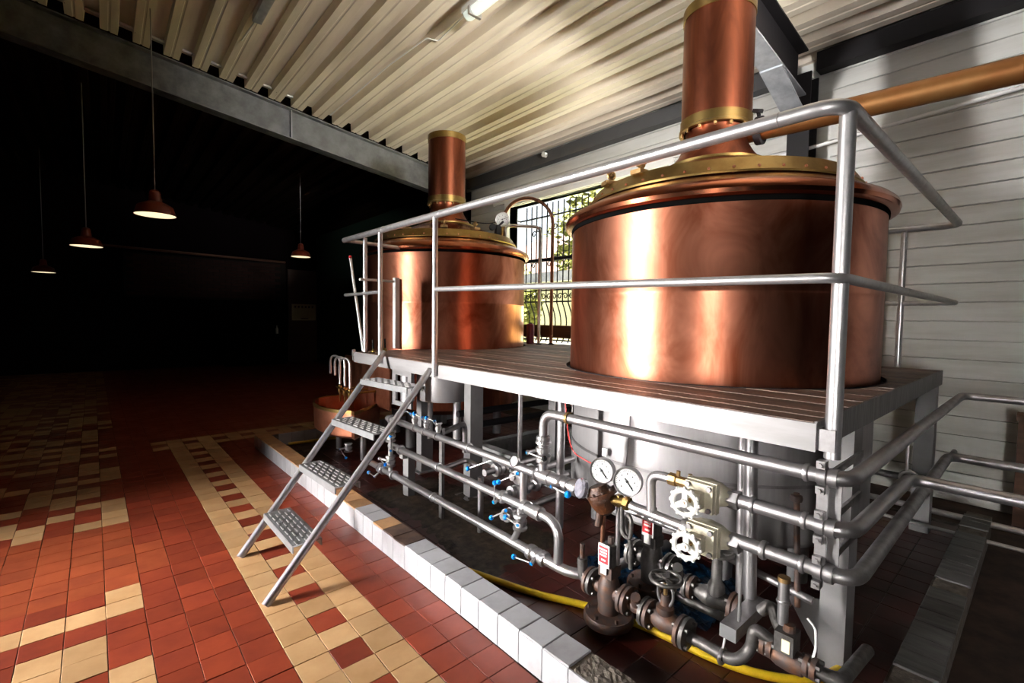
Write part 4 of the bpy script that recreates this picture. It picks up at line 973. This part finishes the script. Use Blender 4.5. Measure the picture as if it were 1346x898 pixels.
cb = pipe('cable', [(3.0, 4.45, 2.50), (3.25, 4.2, 2.44), (3.45, 4.2, 2.50)], .006, 'black_rubber', 'black cable sagging from the far stack to the dial', .1, 'cable', 8)
cb = pipe('cable', [(3.15, 4.55, 2.47), (4.0, 5.6, 2.50), (4.9, 6.4, 2.72)], .007, 'white_paint', 'white cable running from the far stack to the white wall', .1, 'cable', 8)

# exhaust pipe off the near kettle
ex = thing('exhaust_pipe', 'thick brown copper exhaust pipe leaving the near kettle neck', 'pipe', (3.2, 1.3, 2.60))
MB().cyl((3.14, 1.36, 2.60), (3.34, -1.9, 2.52), .062, 28).build('tube', 'copper_pipe', ex)
MB().lathe([(.05, -.02), (.085, -.018), (.085, .018), (.05, .02)], (3.147, 1.27, 2.596), (.06, -1, -.05), 24, True).build('flange', 'black_steel', ex)
vh = MB().cyl((3.14, 1.27, 2.66), (3.11, 1.27, 2.70), .012, 8).obox((3.105, 1.27, 2.705), (0, .9, .3), .03, .01, .01).build('flange_handle', 'black_steel', ex)
cw = pipe('conduit', [(4.9, 1.95, 2.955), (4.9, -1.9, 3.19)], .016, 'white_paint', 'thin white conduit running below the brown exhaust pipe on the boards', joints=[((4.9, 1.62, 2.978), Y, 1.2)])

# ------------------------------------------------------------------ window grille and outdoors
gr = thing('window_grille', 'black wrought iron grille with scrolls behind the window', 'grille', (5.3, 4.4, 1.0))
gx = 5.30
yb = WY0 + .05; k = 0
def scroll(parent, y, z, s, t):
    pts = []
    for i in range(22):
        a = i / 21 * 3.6 * math.pi / 2 * 1.25; rr = .055 * (1 - i / 21 * .75)
        pts.append((gx, y + s * (.055 - rr * math.cos(a)), z + t * rr * math.sin(a)))
    MB().tube(pts, .009, 6).build('scroll', 'black_steel', parent)
while yb < WY1:
    bow = [(gx + (.10 * math.sin(math.pi * q / 8) if q else 0), yb, 1.02 + .62 * q / 8) for q in range(9)]
    MB().tube(bow + [(gx, yb, 3.2)], .0105, 6).build('bar', 'black_steel', gr)
    if k % 3 == 0:
        for z in (2.75, 2.25): scroll(gr, yb, z, 1, 1); scroll(gr, yb, z + .08, -1, -1)
    if k % 2 == 0: scroll(gr, yb, 1.74, 1, 1); scroll(gr, yb, 1.74, -1, 1)
    yb += .118; k += 1
for z in (1.06, 1.66, 1.84, 3.0):
    MB().box(gx - .008, gx + .008, WY0 - .05, WY1 + .05, z - .011, z + .011).build('cross_bar', 'black_steel', gr, 0)
    for y in (WY0 - .045, WY1 + .025): MB().box(5.2, gx, y, y + .02, z - .008, z + .008).build('wall_tie', 'black_steel', gr, 0)
wp = pipe('window_pipe', [(4.787, 6.90, 2.24), (4.787, 1.68, 2.225)], .026, 'black_steel', 'dark pipe running across the window above deck rail height')
wb = tag(MB().box(4.90, 4.95, 2.7, 6.0, 1.12, 1.30).build('sill_board', 'wood_brown', ang=0), 'brown wooden board across the foot of the window', 'board')
bm_ = tag(MB().box(6.4, 6.6, 2, 9, 2.10, 2.28).build('fence_beam', 'zinc', ang=0), 'grey horizontal beam outdoors behind the window grille', 'beam')
gd = struct(MB().box(5.25, 60, -20, 60, -.6, -.5).build('ground_outside', 'grass', ang=0))
struct(MB().box(5.25, 7.4, -6, 30, -.5, -.42).build('bounce_slab_outside', 'bounce_paving', ang=0))  # pale slab added to bounce sunlight through the window onto the ceiling
hs = thing('neighbour_house', 'low house with pale red tiled roof seen through the window', 'house', (13, 13, -.5))
MB().box(13.5, 20, 10, 18, -.5, 3.0).build('wall', 'render_white', hs, 0)
for i in range(9):
    for j in range(26):
        x0 = 12.9 + i * .55; z0 = 2.95 + i * .30; y0 = 9.4 + j * .36
        MB().obox((x0 + .3, y0, z0 + .15 + random.uniform(-.01, .01)), (.55, 0, .30), .34, .172, .03, (0, 0, 1)).build('roof_tile', 'roof_tile', hs, 0)
MB().prism([(12.95, 9.2, 2.9), (17.9, 9.2, 5.6), (20.5, 9.2, 3)], (0, 9.4, 0)).build('roof_base', 'roof_tile', hs, 0)
def tree(x, y, h, r, label, seed):
    t = thing('leafy_tree', label, 'tree', (x, y, -.5), 'trees outside the window'); R = random.Random(seed)
    MB().tube([(x, y, -.5), (x + .1, y, h * .4), (x, y + .1, h * .8)], [.16, .12, .05], 8).build('trunk', 'bark', t)
    g = MB()
    for i in range(2600):
        a = R.uniform(0, 6.283); b_ = math.acos(R.uniform(-1, 1)); q = r * R.uniform(.45, 1.0) ** .5
        p = V(x + q * math.sin(b_) * math.cos(a), y + q * math.sin(b_) * math.sin(a), h * .55 + q * 1.25 * math.cos(b_))
        d = V(R.uniform(-1, 1), R.uniform(-1, 1), R.uniform(-1, 1)).normalized(); _, u, v = frame(d); s = R.uniform(.09, .17)
        g.poly([p - u * s, p - v * s * .5, p + u * s, p + v * s * .5], [(0, 1, 2, 3)])
    o = g.build('foliage', 'leaf', t, 0); o['kind'] = 'stuff'
for i, (x, y, h, r, lb) in enumerate(((10.2, 7.6, 6.0, 1.6, 'leafy tree outside between the house and the near kettle side'), (10.6, 12.6, 3.4, 1.3, 'low bush outside in front of the tiled house'), (25, 21, 10, 3.4, 'tall tree outside behind the tiled house'), (9.0, 4.2, 5.5, 1.5, 'leafy tree outside hidden partly by the near kettle'), (26, 13, 9, 3.2, 'broad tree outside past the end of the tiled roof'))):
    tree(x, y, h, r, lb, i + 2)

# ------------------------------------------------------------------ lights and ceiling fittings
def pendant(x, y, z, label, R=.175):
    p = thing('pendant_lamp', label, 'lamp', (x, y, z), 'red enamel pendant lamps')
    zc = roofz(x)
    MB().cyl((x, y, z + .26), (x, y, zc), .006, 8).build('cord', 'grey_paint', p)
    sh = MB().lathe([(R, 0), (R * .98, .012), (R * .86, .085), (R * .80, .095), (.085, .125), (.06, .135), (.045, .235), (.03, .25), (.012, .255)], (x, y, z), n=36).build('shade', 'lamp_red', p)
    MB().lathe([(R * .975, .002), (R * .84, .083), (.07, .12), (.001, .125)], (x, y, z), n=36).build('inner_reflector', 'lamp_inner', sh)
    MB().ball((x, y, z + .075), .035, 12, 8).build('bulb', 'bulb', p)
pendant(.42, 5.985, 2.385, 'red enamel pendant lamp hanging before the dark rafter')
pendant(-.15, 8.70, 2.30, 'red enamel pendant lamp in the dark hall past the rafter')
pendant(2.90, 9.57, 2.52, 'red enamel pendant lamp near the paper notice')
pendant(-.86, 12.97, 2.17, 'red enamel pendant lamp deepest in the dark hall')
fl_ = thing('strip_light', 'white fluorescent strip light fixed under the corrugated roof', 'lamp', (2.48, 3.5, roofz(2.48) - .10))
zz = roofz(2.50)
MB().box(2.43, 2.55, 2.30, 3.53, zz - .07, zz - .016).build('housing', 'white_paint', fl_, 0)
MB().lathe([(.01, 0), (.05, .01), (.055, .03), (.055, 1.19), (.05, 1.21), (.01, 1.22)], (2.49, 2.305, zz - .065), Y, 18).build('diffuser', 'tube_white', fl_)
for y in (2.5, 3.4): MB().box(2.425, 2.555, y, y + .03, zz - .125, zz - .055).build('clip', 'rail_steel', fl_, 0)
f2 = thing('strip_light', 'dim bluish strip light under the darker part of the roof', 'lamp', (1.19, 5.0, roofz(1.19) - .1)); zz = roofz(1.19)
MB().box(1.15, 1.23, 3.9, 5.2, zz - .08, zz - .012).build('housing', 'zinc_bright', f2, 0); MB().cyl((1.19, 5.2, zz - .04), (1.17, 5.75, zz - .015), .008, 8).build('tail', 'white_paint', f2)
pipe('ceiling_cable', [(2.40, 6.6, roofz(2.4) - .012), (2.41, 4.9, roofz(2.4) - .014), (2.45, 4.14, roofz(2.45) - .014), (2.55, 4.10, roofz(2.5) - .02), (2.50, 3.53, roofz(2.5) - .03)], .006, 'white_paint', 'thin white cable along a roof rib to the strip light', .03, 'cable', 8)
cdt = pipe('conduit', [(-2.5, 6.70, 4.86), (1.95, 6.70, 4.26)], .017, 'rail_steel', 'straight metal conduit hung along the long rafter')
for x in (-.2, .35, .85, 1.3, 1.75):
    z_ = 4.26 + (1.95 - x) * .135
    MB().cyl((x, 6.70, z_), (x - .02, 6.62, roofz(x) + .0), .004, 6).build('hanger_wire', 'black_steel', cdt)
sb = thing('roof_sensor', 'small white round sensor on the eaves beam by the far stack', 'sensor', (4.80, 4.55, 3.74)); MB().cyl((4.86, 4.9, 3.74), (4.80, 4.9, 3.74), .035, 14).build('body', 'white_paint', sb)

# ------------------------------------------------------------------ dark end of the hall
d1 = struct(MB().box(4.15, 4.98, 14.93, 15.0, 0, 2.75).build('door_1', 'door_brown', ang=0))
nt_ = tag(MB().box(4.25, 4.94, 14.915, 14.928, 1.24, 1.73).build('paper_notice', 'paper', ang=0), 'yellowed paper notice pinned to the brown door', 'notice')
hd = MB()
for i in range(6): hd.box(4.32 + i * .1, 4.37 + i * .1, 14.912, 14.915, 1.62, 1.68)
hd.box(4.5, 4.72, 14.912, 14.915, 1.28, 1.31)
o = hd.build('print', 'door_brown', nt_, 0); o['kind'] = 'stuff'
bw = thing('brick_panel', 'dim red brick wall panel at the dark end of the hall', 'wall', (2.2, 14.9, 0))
R = random.Random(9)
for j in range(12):
    for i in range(12):
        x0 = .45 + i * .28 + (.14 if j % 2 else 0)
        MB().box(x0, x0 + .265, 14.90, 14.97 + R.uniform(-.004, .004), 1.85 + j * .085, 1.85 + j * .085 + .072).build('brick', 'brick_dark', bw, 0)
MB().box(.4, 4.1, 14.94, 14.999, 1.8, 2.9).build('mortar_bed', 'brick_joint', bw, 0)
ct = thing('work_counter', 'dark counter against the end wall beside the brown door', 'counter', (3.3, 14.6, 0))
MB().box(2.4, 4.0, 14.35, 14.95, .82, .86).build('top', 'wall_dark', ct, 0); MB().box(2.45, 3.18, 14.4, 14.95, 0, .82).build('cabinet', 'wall_dark', ct, 0); MB().box(3.22, 3.95, 14.4, 14.95, 0, .82).build('cabinet', 'wall_dark', ct, 0)
bt = thing('bottle', 'small pale bottle standing on the dark counter', 'bottle', (3.75, 14.6, .86)); MB().lathe([(.001, 0), (.04, 0), (.04, .14), (.015, .19), (.015, .24), (.001, .24)], (3.75, 14.6, .86), n=12).build('body', 'white_paint', bt)
gp = pipe('gas_pipe', [(-.5, 14.969, 3.02), (4.1, 14.969, 2.95)], .03, 'copper_brown', 'brown pipe along the top of the brick panel')
wpst = thing('wood_post', 'dark brown wooden post by the boarded wall beside the headers', 'post', (4.75, .07, 0))
MB().box(4.70, 4.80, -.02, .13, .0, .78).build('shaft', 'wood_brown', wpst, 0); MB().box(4.69, 4.81, -.03, .14, .74, .79).build('cap', 'wood_brown', wpst, 0)
